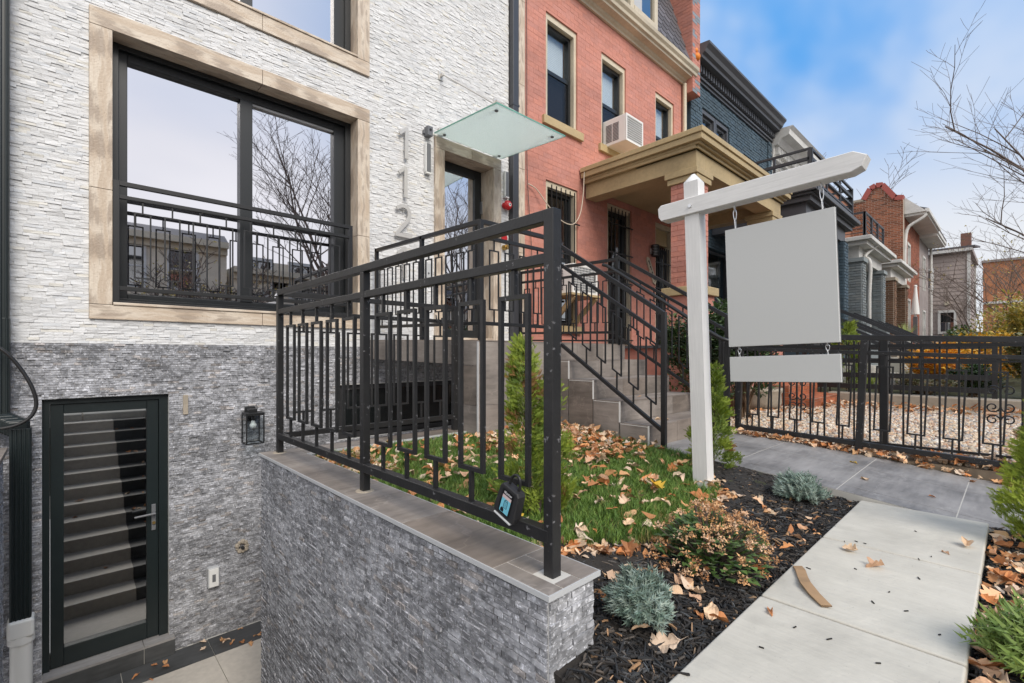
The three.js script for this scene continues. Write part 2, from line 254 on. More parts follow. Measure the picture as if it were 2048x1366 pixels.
patch('mulch_bed_street_side', 0.6, 3.49, 4.87, 6.88, (x, z) => -0.155, m.soil, 0.03);
patch('gravel_yard', 4.86, 9.6, 0.02, 7.2, (x, z) => -0.075 + 0.0 * z, m.gravelB, 0.04, 30, 40);
patch('yard_beyond', 10.06, 36, 0.02, 6.6, (x, z) => 0.05, m.turf, 0.25, 60, 16);
struct('sidewalk', B(-60, 70, -0.42, -0.2, 6.9, 8.8), m.conc);
struct('road', B(-90, 110, -0.43, -0.34, 8.95, 15.5), m.asphalt);
struct('kerb', B(-60, 70, -0.43, -0.22, 8.8, 8.95), m.kerb);
struct('yard_across_the_street', B(-60, 70, -0.43, -0.2, 15.5, 30), m.dirt);
{ // slate look walk: tiles laid on a grout bed
  const bed = new MB(), zs = [2.88, 3.52, 4.185, 4.73, 5.45, 6.17, 6.89], w = struct('front_walk', new MB().box(3.5, 4.82, -0.41, -0.25, 2.88, 6.89).geo(), m.grout);
  const tileAt = (x0, x1, z0, z1) => { const g = new THREE.BoxGeometry(x1 - x0 - 0.006, 0.02, 1); const p = g.attributes.position; for (let i = 0; i < p.count; i++) { const z = p.getZ(i) < 0 ? z0 + 0.003 : z1 - 0.003; p.setZ(i, z); p.setY(i, wy(z) + (p.getY(i) > 0 ? 0 : -0.16)); } g.translate((x0 + x1) / 2, 0, 0); g.computeVertexNormals(); return boxUV(flat(g)); };
  for (let k = 0; k < 6; k++) for (const [a, b] of [[3.5, 3.66], [3.66, 4.30], [4.30, 4.82]]) { part(w, 'tile', tileAt(a, b, zs[k], zs[k + 1]), m.tileG); }
  part(w, 'grout_bed', (() => { const b = new MB(); for (let k = 0; k < 6; k++) { const g = new THREE.BoxGeometry(1.316, 0.02, 1), p = g.attributes.position; for (let i = 0; i < p.count; i++) { const z = p.getZ(i) < 0 ? zs[k] : zs[k + 1]; p.setZ(i, z); p.setY(i, wy(z) - (p.getY(i) > 0 ? 0.002 : 0.15)); } g.translate(4.16, 0, 0); b.add(g); } return b.geo(); })(), m.grout);
}
{ // concrete path, cast in slabs with tooled joints
  const p = struct('concrete_path', B(-0.3, 3.5, -0.4, -0.135, 4.318, 4.852), m.kerb);
  for (const [a, b] of [[2.665, 3.497], [1.855, 2.655], [1.045, 1.845], [0.235, 1.035], [-0.3, 0.225]]) part(p, 'slab', RB(a, b, -0.25, -0.113, 4.312, 4.858, 0.008), m.conc);
}
// ---------- areaway below street level ----------
{
  const a = struct('areaway_floor', B(-0.26, 4.87, -1.9, -1.78, -0.05, 4.3), m.grout);
  for (const [x0, x1] of [[-0.25, 0.34], [0.345, 0.94], [0.945, 1.54], [1.545, 2.14], [2.145, 2.74]]) part(a, 'border_tile', B(x0, x1, -1.79, -1.77, 0.012, 0.318), m.tileD);
  part(a, 'floor_tile', B(-0.25, 0.935, -1.79, -1.769, 0.322, 1.085), m.beige); part(a, 'floor_tile', B(0.94, 2.3, -1.79, -1.769, 0.322, 1.52), m.beige);
}
{
  const s = thing('basement_stairs', 'beige tiled outdoor stairs with dark tiled side strip going down to the basement door', 'stairs', [0, 0, 0]);
  for (let k = 0; k < 12; k++) {
    const y = -1.77 + 0.13 * (k + 1), z0 = 1.08 + 0.27 * k, z1 = k < 11 ? z0 + 0.27 : 4.31;
    part(s, 'step', B(-0.255, 0.94, y - 0.16, y - 0.018, z0 + 0.012, z1 + 0.02), m.grout);
    part(s, 'tread_tile', B(-0.25, 0.56, y - 0.0175, y, z0 - 0.004, z1), m.beige); part(s, 'tread_tile', B(0.562, 0.94, y - 0.0175, y, z0 - 0.004, z1), m.tileD);
    part(s, 'riser_tile', B(-0.25, 0.56, y - 0.1295, y - 0.018, z0, z0 + 0.011), m.beige); part(s, 'riser_tile', B(0.562, 0.94, y - 0.1295, y - 0.018, z0, z0 + 0.011), m.tileD);
  }
}
{ // retaining wall with tile coping
  const w = thing('retaining_wall', 'grey split stone retaining wall with brown tile coping carrying the black railing', 'wall');
  part(w, 'core', B(0.96, 1.157, -1.9, 0.1, 1.54, 4.08), m.mortG); part(w, 'core', B(1.157, 2.49, -1.9, 0.1, 1.54, 1.735), m.mortG);
  masonry(w, 'stone', m.grey, V(0.96, -1.77, 1.54), Z_, Y_, V(-1, 0, 0), 2.54, 1.87, [], { ...ledgerG, h: 0.0195, l0: 0.035, l1: 0.085, rag: 0.002, j: 0.003 });
  masonry(w, 'stone', m.grey, V(0.96, -0.42, 4.08), X_, Y_, Z_, 0.197, 0.52, [], { ...ledgerG, col: () => { const k = rr(0.8, 1.3); return [k, k, k]; }, own: 120, h: 0.0195, l0: 0.035, l1: 0.09, rag: 0.002, j: 0.003 });  // same stone on the street end, its sunlit brightness put into lighter colours
  masonry(w, 'stone', m.grey, V(1.157, -0.05, 1.735), X_, Y_, Z_, 1.33, 0.15, [], { ...ledgerG, own: 0 });
  masonry(w, 'stone', m.grey, V(0.96, -1.77, 1.54), X_, Y_, V(0, 0, -1), 1.53, 1.87, [], { ...ledgerG, own: 0 });
  const cop = (x0, x1, z0, z1, t = m.tile) => part(w, 'coping_tile', new MB().rbox(x0 + 0.002, x1 - 0.002, 0.106, 0.117, z0 + 0.002, z1 - 0.002, 0.002).geo(), pick([m.tile, m.tile2, m.tile3]));
  part(w, 'grout_bed', new MB().box(0.948, 1.168, 0.1, 0.1145, 1.529, 4.092).box(1.168, 2.498, 0.1, 0.1145, 1.529, 1.748).geo(), m.grout); part(w, 'edge_trim', new MB().box(0.9425, 0.9468, 0.1, 0.1155, 1.525, 4.0975).box(0.9468, 1.1682, 0.1, 0.1155, 4.0932, 4.0975).box(1.1682, 1.1725, 0.1, 0.1155, 1.75, 4.0975).box(1.1725, 2.497, 0.1, 0.1155, 1.748, 1.7525).geo(), m.ltgrey);
  for (const [a, b] of [[1.525, 2.13], [2.13, 2.74], [2.74, 3.34], [3.34, 3.865]]) cop(0.945, 1.17, a, b);
  cop(0.945, 1.006, 3.865, 4.095); cop(1.085, 1.17, 3.865, 4.095); cop(1.006, 1.085, 4.057, 4.095); cop(1.006, 1.085, 3.865, 3.975);
  for (const [a, b] of [[1.17, 1.78], [1.78, 2.38], [2.38, 2.5]]) cop(a, b, 1.525, 1.75);
}
{
  const w = thing('areaway_wall', 'grey split stone wall with tile coping behind the dark green downspout', 'wall');
  part(w, 'core', B(-0.8, -0.285, -1.9, 0.11, 0.34, 4.3), m.mortG);
  masonry(w, 'stone', m.grey, V(-0.285, -1.77, 0.34), Z_, Y_, X_, 3.96, 1.87, [], { ...ledgerG, own: 80 });
  masonry(w, 'stone', m.grey, V(-0.8, -1.77, 0.34), X_, Y_, V(0, 0, -1), 0.515, 1.87, [], { ...ledgerG, own: 0 });
  for (const [a, b] of [[0.32, 0.93], [0.93, 1.54], [1.54, 2.15], [2.15, 2.76], [2.76, 4.3]]) part(w, 'coping_tile', B(-0.8, -0.26, 0.112, 0.142, a + 0.002, b - 0.002), m.tile);
}
// ================= white and grey stone house =================
const house = thing('white_rowhouse', 'white split stone row house with dark grey stone base and travertine window surrounds', 'house');
{
  const hw = [0.155, 2.491, 1.044, 3.483], hu = [0.155, 2.491, 3.855, 6.3], hd = [3.355, 4.456, 0.9, 3.475], hb = [-0.105, 0.665, -1.64, 0.428], hl = [2.142, 3.75, -0.148, 0.437];
  part(house, 'wall', wallSlab(-2.5, 4.62, -1.9, 7.4, -0.008, 0.38, [[0.29, 2.36, 1.15, 3.36], [0.29, 2.36, 3.99, 6.21], [3.49, 4.322, 0.92, 3.36], hb, hl]), m.mortW);
  const q = (x0, y0, W, H, holes, mat, opt) => masonry(house, 'stone', mat, V(x0, y0, -0.008), X_, Y_, Z_, W, H, holes.map(([a, b, c, d]) => [a - x0, b - x0, c - y0, d - y0]), opt);
  q(-0.75, 0.85, 5.37, 5.6, [hw, hu, hd], m.white, { ...ledgerW, own: 220 });
  q(-0.75, -1.77, 5.37, 2.62, [hb, hl], m.grey, { ...ledgerG, own: 80, d1: 0.013 });
  part(house, 'roof_edge', B(-2.5, 4.62, 7.4, 7.6, -0.6, 0.12), m.alu);
  part(house, 'party_wall', B(-2.5, 4.6, -1.9, 7.4, -6, -5.8), m.mortW);
  // travertine surrounds; joints are real gaps
  const surround = (x0, x1, y0, y1, w, zf, depth, bottom = true, wb = w) => {
    const P = (g, mat) => part(house, 'window_surround', g, mat), e = 0.0015, zb = -depth;
    const jamb = (xa, xb, slant) => { const cuts = [y0, y0 + (y1 - y0) * 0.42, y1]; for (let i = 0; i < 2; i++) P(RB(xa + e, xb - e, cuts[i] + (i ? e : bottom ? wb + e : 0), cuts[i + 1] - (i ? w + e : e), zb, zf, 0.003), m.travV); };
    jamb(x0, x0 + w); jamb(x1 - w, x1);
    const xm = mix(x0, x1, 0.53); for (const [a, b] of [[x0, xm], [xm, x1]]) { P(RB(a + e, b - e, y1 - w + e, y1, zb, zf, 0.003), m.travH); if (bottom) P(RB(a + e, b - e, y0, y0 + wb - e, zb, zf, 0.003), m.travH); }
    if (bottom) part(house, 'window_sill', RB(x0 + w + 0.002, x1 - w - 0.002, y0 + wb, y0 + wb + 0.022, zb, zf + 0.012, 0.004), m.travH);
  };
  surround(...hw, 0.142, 0.022, 0.25, true, 0.115); surround(...hu, 0.142, 0.022, 0.25, true, 0.15); surround(3.355, 4.456, 0.935, 3.475, 0.144, 0.03, 0.29, false);
  part(house, 'door_sill', RB(3.36, 4.45, 0.90, 0.985, -0.29, 0.014, 0.004), m.travH);
  // sliding window
  const win = (y0, y1, gT, gB, nm) => {
    const w = part(house, nm, new MB().rbox(0.3, 0.405, y0, y1, -0.30, -0.2, 0.004).rbox(2.178, 2.349, y0, y1, -0.30, -0.2, 0.004).rbox(0.405, 2.178, gT, y1, -0.30, -0.2, 0.004).rbox(0.405, 2.178, y0, gB, -0.30, -0.2, 0.004).geo(), m.alu);
    part(w, 'outer_frame', new MB().rbox(0.299, 0.345, y0, y1, -0.2, -0.155, 0.003).rbox(2.29, 2.35, y0, y1, -0.2, -0.155, 0.003).rbox(0.345, 2.29, y1 - 0.045, y1, -0.2, -0.155, 0.003).rbox(0.345, 2.29, y0, y0 + 0.05, -0.2, -0.155, 0.003).geo(), m.alu);
    part(w, 'mullion', RB(1.254, 1.363, gB, gT, -0.295, -0.192, 0.004), m.alu);
    part(w, 'pane', B(0.405, 1.254, gB, gT, -0.262, -0.25), m.glass); part(w, 'pane', B(1.363, 2.178, gB, gT - 0.02, -0.262, -0.25), m.glass);
    part(w, 'gasket', new MB().box(1.363, 2.178, gT - 0.02, gT, -0.27, -0.215).geo(), m.ltgrey);
  };
  win(1.181, 3.345, 3.235, 1.275, 'sliding_window'); win(4.03, 6.2, 6.05, 4.1, 'upper_window');
  // front door
  const d = part(house, 'front_door', new MB().rbox(3.5, 3.545, 0.985, 3.335, -0.29, -0.23, 0.004).rbox(4.19, 4.305, 0.985, 3.335, -0.29, -0.23, 0.004).rbox(3.545, 4.19, 3.215, 3.335, -0.29, -0.23, 0.004).rbox(3.545, 4.19, 0.985, 1.10, -0.29, -0.23, 0.004).geo(), m.alu);
  part(d, 'pane', B(3.545, 4.19, 1.10, 3.215, -0.268, -0.256), m.glass); part(d, 'hinge', B(4.296, 4.31, 2.75, 2.92, -0.235, -0.2), m.galv); part(d, 'hinge', B(4.296, 4.31, 1.5, 1.67, -0.235, -0.2), m.galv);
  part(d, 'handle', new MB().cyl(V(3.6, 1.75, -0.19), V(3.6, 2.35, -0.19), 0.012).cyl(V(3.6, 1.85, -0.19), V(3.6, 1.85, -0.235), 0.009).cyl(V(3.6, 2.25, -0.19), V(3.6, 2.25, -0.235), 0.009).geo(), m.steel);
  // basement door
  const b = part(house, 'basement_door', new MB().rbox(-0.062, 0.014, -1.62, 0.385, -0.13, -0.06, 0.004).rbox(0.522, 0.6, -1.62, 0.385, -0.13, -0.06, 0.004).rbox(0.014, 0.522, 0.31, 0.385, -0.13, -0.06, 0.004).rbox(0.014, 0.522, -1.62, -1.48, -0.13, -0.06, 0.004).geo(), m.spout, 'glazed dark green basement door');
  part(b, 'door_frame', new MB().box(-0.104, -0.064, -1.63, 0.427, -0.15, -0.045).box(0.602, 0.664, -1.63, 0.427, -0.15, -0.045).box(-0.064, 0.602, 0.387, 0.427, -0.15, -0.045).geo(), m.spout);
  part(b, 'pane', B(0.014, 0.522, -1.48, 0.31, -0.105, -0.095), m.glassB);
  part(b, 'handle', new MB().rbox(0.552, 0.582, -0.72, -0.50, -0.062, -0.052, 0.004).cyl(V(0.567, -0.57, -0.055), V(0.567, -0.57, -0.005), 0.01).cyl(V(0.575, -0.57, -0.008), V(0.435, -0.575, -0.006), 0.009, 0.008).geo(), m.grey2); part(b, 'lock_cylinder', new MB().cyl(V(0.567, -0.655, -0.054), V(0.567, -0.655, -0.04), 0.012).geo(), m.brass);
  const st = part(house, 'door_step', B(-0.1, 0.69, -1.77, -1.64, -0.14, 0.05), m.grout); for (const [a, c] of [[-0.1, 0.49], [0.494, 0.70]]) { part(st, 'tile', B(a, c, -1.645, -1.625, -0.14, 0.06), m.tileG); part(st, 'tile', B(a, c, -1.768, -1.647, 0.05, 0.06), m.tileD); }
  // low window in the well
  const lw = part(house, 'basement_window', new MB().box(2.142, 2.20, -0.148, 0.437, -0.12, -0.05).box(3.69, 3.75, -0.148, 0.437, -0.12, -0.05).box(2.2, 3.69, 0.38, 0.437, -0.12, -0.05).box(2.2, 3.69, -0.148, -0.09, -0.12, -0.05).geo(), m.dark);
  part(lw, 'pane', B(2.2, 3.69, -0.09, 0.38, -0.09, -0.08), m.glassD);
}
{ // party strip and downspout between the houses
  const s = thing('travertine_corner_strip', 'narrow vertical travertine strip between the white stone and the red brick', 'wall trim');
  for (let y = -0.2, i = 0; y < 7.4; y += 1.22, i++) part(s, 'strip_piece', RB(4.75, 4.915, y + 0.002, y + 1.218, -0.3, 0.035, 0.003), m.travV);
  const dn = thing('downspout', 'charcoal downspout running full height beside the travertine strip', 'downspout');
  part(dn, 'pipe', new MB().rbox(4.63, 4.745, 0.93, 7.5, 0.0, 0.085, 0.008).geo(), m.spoutG); for (const y of [2.1, 4.3, 6.4]) part(dn, 'strap', B(4.622, 4.752, y, y + 0.03, -0.01, 0.089), m.spoutG);
}
{ // left downspout with offset elbow
  const d = thing('dark_green_downspout', 'fluted dark green downspout with crimped elbow ending in a white pipe hub', 'downspout');
  const flute = (x0, x1, y0, y1, z0, z1) => { const b = new MB().rbox(x0, x1, y0, y1, z0, z1, 0.006); const n = 5; for (let i = 0; i < n; i++) { const c = mix(x0, x1, (i + 0.5) / n); b.cyl(V(c, y0 + 0.003, z1), V(c, y1 - 0.003, z1), 0.007, 0.007, 8); } return b.geo(); };
  part(d, 'pipe', flute(-0.40, -0.266, 1.0, 7.4, 0.02, 0.12), m.spout); part(d, 'pipe', flute(-0.405, -0.262, 0.33, 1.02, 0.016, 0.126), m.spout);
  const el = new MB(); const N = 9; for (let i = 0; i < N; i++) { const a0 = i / N * 1.9, R = 0.1; const c = V(-0.33 + 0.0, 0.30, 0.07); const p0 = c.clone().add(V(Math.min(0.125, i * 0.014), -Math.abs(i - 2) * 0.008, i * 0.013)); el.rbox(p0.x - 0.058, p0.x + 0.058, p0.y - 0.055, p0.y + 0.055, p0.z - 0.048 + (i % 2) * 0.006, p0.z + 0.048 + (i % 2) * 0.006, 0.02); } part(d, 'elbow', el.geo(), m.spout);
  part(d, 'lower_pipe', flute(-0.26, -0.152, -1.14, 0.25, 0.13, 0.225), m.spout);
  part(d, 'pipe_hub', new MB().rbox(-0.272, -0.135, -1.2, -1.07, 0.112, 0.25, 0.02).cyl(V(-0.203, -1.24, 0.18), V(-0.203, -1.19, 0.18), 0.07, 0.07, 20).cyl(V(-0.203, -1.9, 0.18), V(-0.203, -1.23, 0.18), 0.058, 0.058, 20).geo(), m.pvc);
  const c = solo('black_cable', 'loose loop of thick black cable in front of the green downspout', 'cable', new MB().tube([V(-0.62, 0.93, 0.25), V(-0.40, 0.87, 0.25), V(-0.285, 0.79, 0.26), V(-0.205, 0.67, 0.26), V(-0.14, 0.51, 0.27), V(-0.128, 0.40, 0.27), V(-0.16, 0.325, 0.27), V(-0.225, 0.28, 0.265), V(-0.31, 0.262, 0.25), V(-0.6, 0.25, 0.2)], 0.0115, 8, 60).geo(), m.cable);
}
{ // Juliet railing
  const j = thing('balcony_railing', 'black iron guard railing with rectangular loops fixed across the big sliding window', 'railing', [0, 0, 0]);
  railing(j, V(0.318, 1.18, 0.01), V(2.268, 1.18, 0.01), { mat: m.ironS, round: 0.002, rails: [[0.957, 0.036, 'top_rail'], [0.85, 0.03], [0.115, 0.032, 'bottom_rail'], [-0.0, 0.034, 'bottom_rail']], posts: [[0, -0.017, 0.975, 0.04], [1, -0.017, 0.975, 0.04]], loops: even(0.035, 0.965, 9, 0.052), loop: [0.21, 0.74, 0.13, 0.84, 0.011] });
}
// ================= things on the white house =================
const font = await new FontLoader().loadAsync('fonts/droid/droid_sans_regular.typeface.json');
{
  const dig = (c, y, h, x, lab) => { const g = new TextGeometry(c, { font, size: h / 0.715, depth: 0.012, curveSegments: 8, bevelEnabled: true, bevelSize: 0.002, bevelThickness: 0.002, bevelSegments: 1 }); g.computeBoundingBox(); const bb = g.boundingBox; const s = h / (bb.max.y - bb.min.y); g.scale(s * 0.93, s, 1); g.translate(x - bb.min.x * s * 0.93, y - bb.min.y * s, 0.035); const f = boxUV(flat(g)); solo('house_number', lab, 'number', new MB().add(f).cyl(V(x + 0.1, y + h * 0.28, 0), V(x + 0.1, y + h * 0.28, 0.037), 0.006).cyl(V(x + 0.12, y + h * 0.8, 0), V(x + 0.12, y + h * 0.8, 0.037), 0.006).geo(), m.steel); };
  dig('1', 3.06, 0.37, 2.825, 'brushed steel digit 1, topmost of the column of house numbers'); dig('1', 2.605, 0.365, 2.815, 'brushed steel digit 1 directly above the steel digit 2'); dig('2', 2.135, 0.385, 2.79, 'brushed steel digit 2 on the white stone wall'); dig('1', 1.66, 0.37, 2.80, 'brushed steel digit 1 directly below the steel digit 2');
  const c = thing('camera_box', 'small square grey wall sensor box above the upright door light', 'sensor'); part(c, 'body', RB(3.21, 3.285, 3.42, 3.535, 0, 0.085, 0.005), m.grey2); part(c, 'lens', new MB().cyl(V(3.248, 3.49, 0.08), V(3.248, 3.49, 0.092), 0.014, 0.014, 14).geo(), m.dark); part(c, 'bracket', B(3.185, 3.21, 3.45, 3.49, 0, 0.03), m.grey2);
  const sc = (x, lab) => { const s = thing('wall_light', lab, 'light', [x, 0, 0], 'upright lights beside the front door'); part(s, 'body', RB(-0.035, 0.03, 2.985, 3.335, 0.012, 0.05, 0.006), m.grey2); part(s, 'diffuser', new MB().rbox(-0.043, -0.035, 2.975, 3.34, 0.008, 0.054, 0.002).rbox(-0.043, 0.03, 2.967, 2.985, 0.008, 0.054, 0.002).geo(), m.pvc); part(s, 'back_plate', B(-0.02, 0.015, 3.05, 3.27, -0.005, 0.013), m.alu); };
  sc(3.25, 'slim upright black wall light between the house numbers and the door'); sc(4.555, 'slim upright black wall light above the red alarm bell');
  const bell = (y, s, lab) => { const b = thing('alarm_bell', lab, 'bell'); part(b, 'dome', new MB().add(new THREE.LatheGeometry([[0.001, 0.05], [0.03, 0.048], [0.055, 0.036], [0.066, 0.012], [0.068, 0]].map(p => new THREE.Vector2(p[0] * s, p[1] * s)), 24), new THREE.Matrix4().makeRotationX(Math.PI / 2).setPosition(4.545, y, 0.06)).geo(), m.red); part(b, 'base', new MB().cyl(V(4.535, y, 0), V(4.535, y, 0.06), 0.045 * s, 0.04 * s, 16).geo(), m.red); part(b, 'label', new MB().cyl(V(4.545, y, 0.06 + 0.046 * s), V(4.545, y, 0.06 + 0.052 * s), 0.024 * s, 0.024 * s, 18).geo(), m.pvc); part(b, 'bolt', new MB().cyl(V(4.545, y, 0.06 + 0.05 * s), V(4.545, y, 0.06 + 0.058 * s), 0.009 * s, 0.009 * s, 8).geo(), m.dark); };
  bell(2.86, 1, 'red alarm bell under the upright light by the downspout');
  const f = thing('fire_connection', 'brass capped pipe outlet under a red ring plate beside the door', 'pipe outlet'); part(f, 'plate', new MB().cyl(V(4.525, 2.41, 0.0), V(4.525, 2.41, 0.02), 0.055, 0.055, 20).geo(), m.red); part(f, 'outlet', new MB().cyl(V(4.525, 2.27, 0), V(4.525, 2.27, 0.07), 0.04, 0.036, 14).cyl(V(4.525, 2.27, 0.07), V(4.525, 2.27, 0.09), 0.026, 0.026, 8).geo(), m.brass);
  const ic = thing('intercom', 'small grey intercom plate left of the front door surround', 'intercom'); part(ic, 'plate', RB(3.22, 3.30, 1.70, 1.88, 0, 0.025, 0.004), m.ltgrey); part(ic, 'button', new MB().cyl(V(3.26, 1.76, 0.024), V(3.26, 1.76, 0.03), 0.012).geo(), m.grey2);
}
{ // glass canopy on rods
  const c = thing('glass_canopy', 'textured pale green glass canopy hung on steel rods over the front door', 'canopy');
  const g = new THREE.BoxGeometry(1.115, 0.014, 1.16); g.translate(3.905, 0, 0.6); g.rotateX(0); const p = g.attributes.position; for (let i = 0; i < p.count; i++) p.setY(i, p.getY(i) + 3.505 - 0.063 * p.getZ(i)); g.computeVertexNormals(); part(c, 'glass_sheet', boxUV(flat(g)), m.canopy);
  const yz = z => 3.505 - 0.063 * z; const eb = new MB(); eb.bar(V(3.346, yz(0.02), 0.02), V(3.346, yz(1.18), 1.18), 0.003, 0.016).bar(V(4.464, yz(0.02), 0.02), V(4.464, yz(1.18), 1.18), 0.003, 0.016).bar(V(3.346, yz(1.182), 1.182), V(4.464, yz(1.182), 1.182), 0.003, 0.016); part(c, 'polished_edge', eb.geo(), m.edge);
  for (const x of [3.45, 4.36]) {
    for (const z of [0.09, 1.06]) part(c, 'standoff', new MB().cyl(V(x, yz(z) - 0.018, z), V(x, yz(z) + 0.018, z), 0.02, 0.02, 16).geo(), m.grey2);
    part(c, 'rod', new MB().cyl(V(x, 4.255, 0.05), V(x, yz(1.06) + 0.05, 1.06), 0.008, 0.008, 8).geo(), m.steel);
    part(c, 'wall_bracket', new MB().rbox(x - 0.035, x + 0.035, 4.20, 4.31, 0.0, 0.014, 0.003).rbox(x - 0.012, x + 0.012, 4.235, 4.275, 0.01, 0.06, 0.003).geo(), m.steel);
    part(c, 'wall_bracket', new MB().rbox(x - 0.045, x + 0.03, yz(0.08) + 0.02, yz(0.08) + 0.085, 0.0, 0.04, 0.004).cyl(V(x, yz(0.09) + 0.01, 0.09), V(x, yz(0.09) + 0.05, 0.03), 0.012).geo(), m.steel);
    part(c, 'fork', new MB().rbox(x - 0.012, x + 0.012, yz(1.06) + 0.01, yz(1.06) + 0.065, 1.04, 1.08, 0.003).geo(), m.steel);
  }
}
{ // basement lantern, plaque, outlet
  const l = thing('wall_lantern', 'black square wall lantern with a bare bulb beside the basement door', 'lantern', [1.287, 0, 0]);
  part(l, 'back_plate', RB(-0.045, 0.045, 0.14, 0.275, -0.005, 0.02, 0.004), m.ironS); part(l, 'roof', new MB().rbox(-0.078, 0.078, 0.215, 0.232, 0.03, 0.186, 0.003).rbox(-0.035, 0.035, 0.232, 0.262, 0.01, 0.12, 0.004).geo(), m.ironS);
  const f = new MB(); for (const x of [-0.072, 0.072]) for (const z of [0.036, 0.18]) f.box(x - 0.005, x + 0.005, -0.05, 0.215, z - 0.005, z + 0.005); for (const y of [-0.05, 0.21]) { for (const z of [0.036, 0.18]) f.box(-0.067, 0.067, y - 0.005, y + 0.005, z - 0.0045, z + 0.0045); for (const x of [-0.072, 0.072]) f.box(x - 0.0045, x + 0.0045, y - 0.005, y + 0.005, 0.041, 0.175); } part(l, 'cage', f.geo(), m.ironS);
  for (const [a, b, c, d] of [[-0.066, 0.066, 0.1785, 0.1805]]) part(l, 'pane', B(a, b, -0.043, 0.2, c, d), m.pane); part(l, 'pane', B(-0.0725, -0.0705, -0.043, 0.2, 0.042, 0.174), m.pane);
  part(l, 'bulb', new MB().add(new THREE.SphereGeometry(0.03, 14, 10), new THREE.Matrix4().setPosition(0, 0.11, 0.108)).cyl(V(0, 0.13, 0.108), V(0, 0.16, 0.108), 0.02, 0.014).geo(), m.pvc); part(l, 'socket', new MB().cyl(V(0, 0.155, 0.108), V(0, 0.215, 0.108), 0.016).geo(), m.ironS);
  const o = thing('outlet_cover', 'pale grey weatherproof outlet cover low on the grey stone', 'outlet'); part(o, 'box', RB(0.94, 1.03, -1.31, -1.13, 0, 0.055, 0.008), m.ltgrey); part(o, 'lid', RB(0.948, 1.022, -1.30, -1.14, 0.055, 0.062, 0.003), m.pvc); part(o, 'window', B(0.972, 0.998, -1.255, -1.19, 0.061, 0.064), m.grey2);
  const s = thing('stone_plaque', 'thin upright grey tile strip set into the stone beside the basement door', 'plaque'); part(s, 'strip', RB(0.764, 0.80, 0.245, 0.414, -0.004, 0.02, 0.003), m.kerb);
  const f2 = thing('hose_outlet', 'raw patch of mortar round a capped pipe on the grey stone', 'pipe'); const pb = new MB(); for (let i = 0; i < 9; i++) { const a = i * 0.7, q = rr(0.012, 0.028); pb.add(new THREE.IcosahedronGeometry(q, 0), new THREE.Matrix4().setPosition(1.22 + Math.cos(a) * 0.04, -1.02 + Math.sin(a) * 0.045, 0.008)); } part(f2, 'mortar_patch', pb.geo(), m.kerb); part(f2, 'cap', new MB().cyl(V(1.225, -1.03, 0), V(1.225, -1.03, 0.035), 0.013).geo(), m.dark);
}
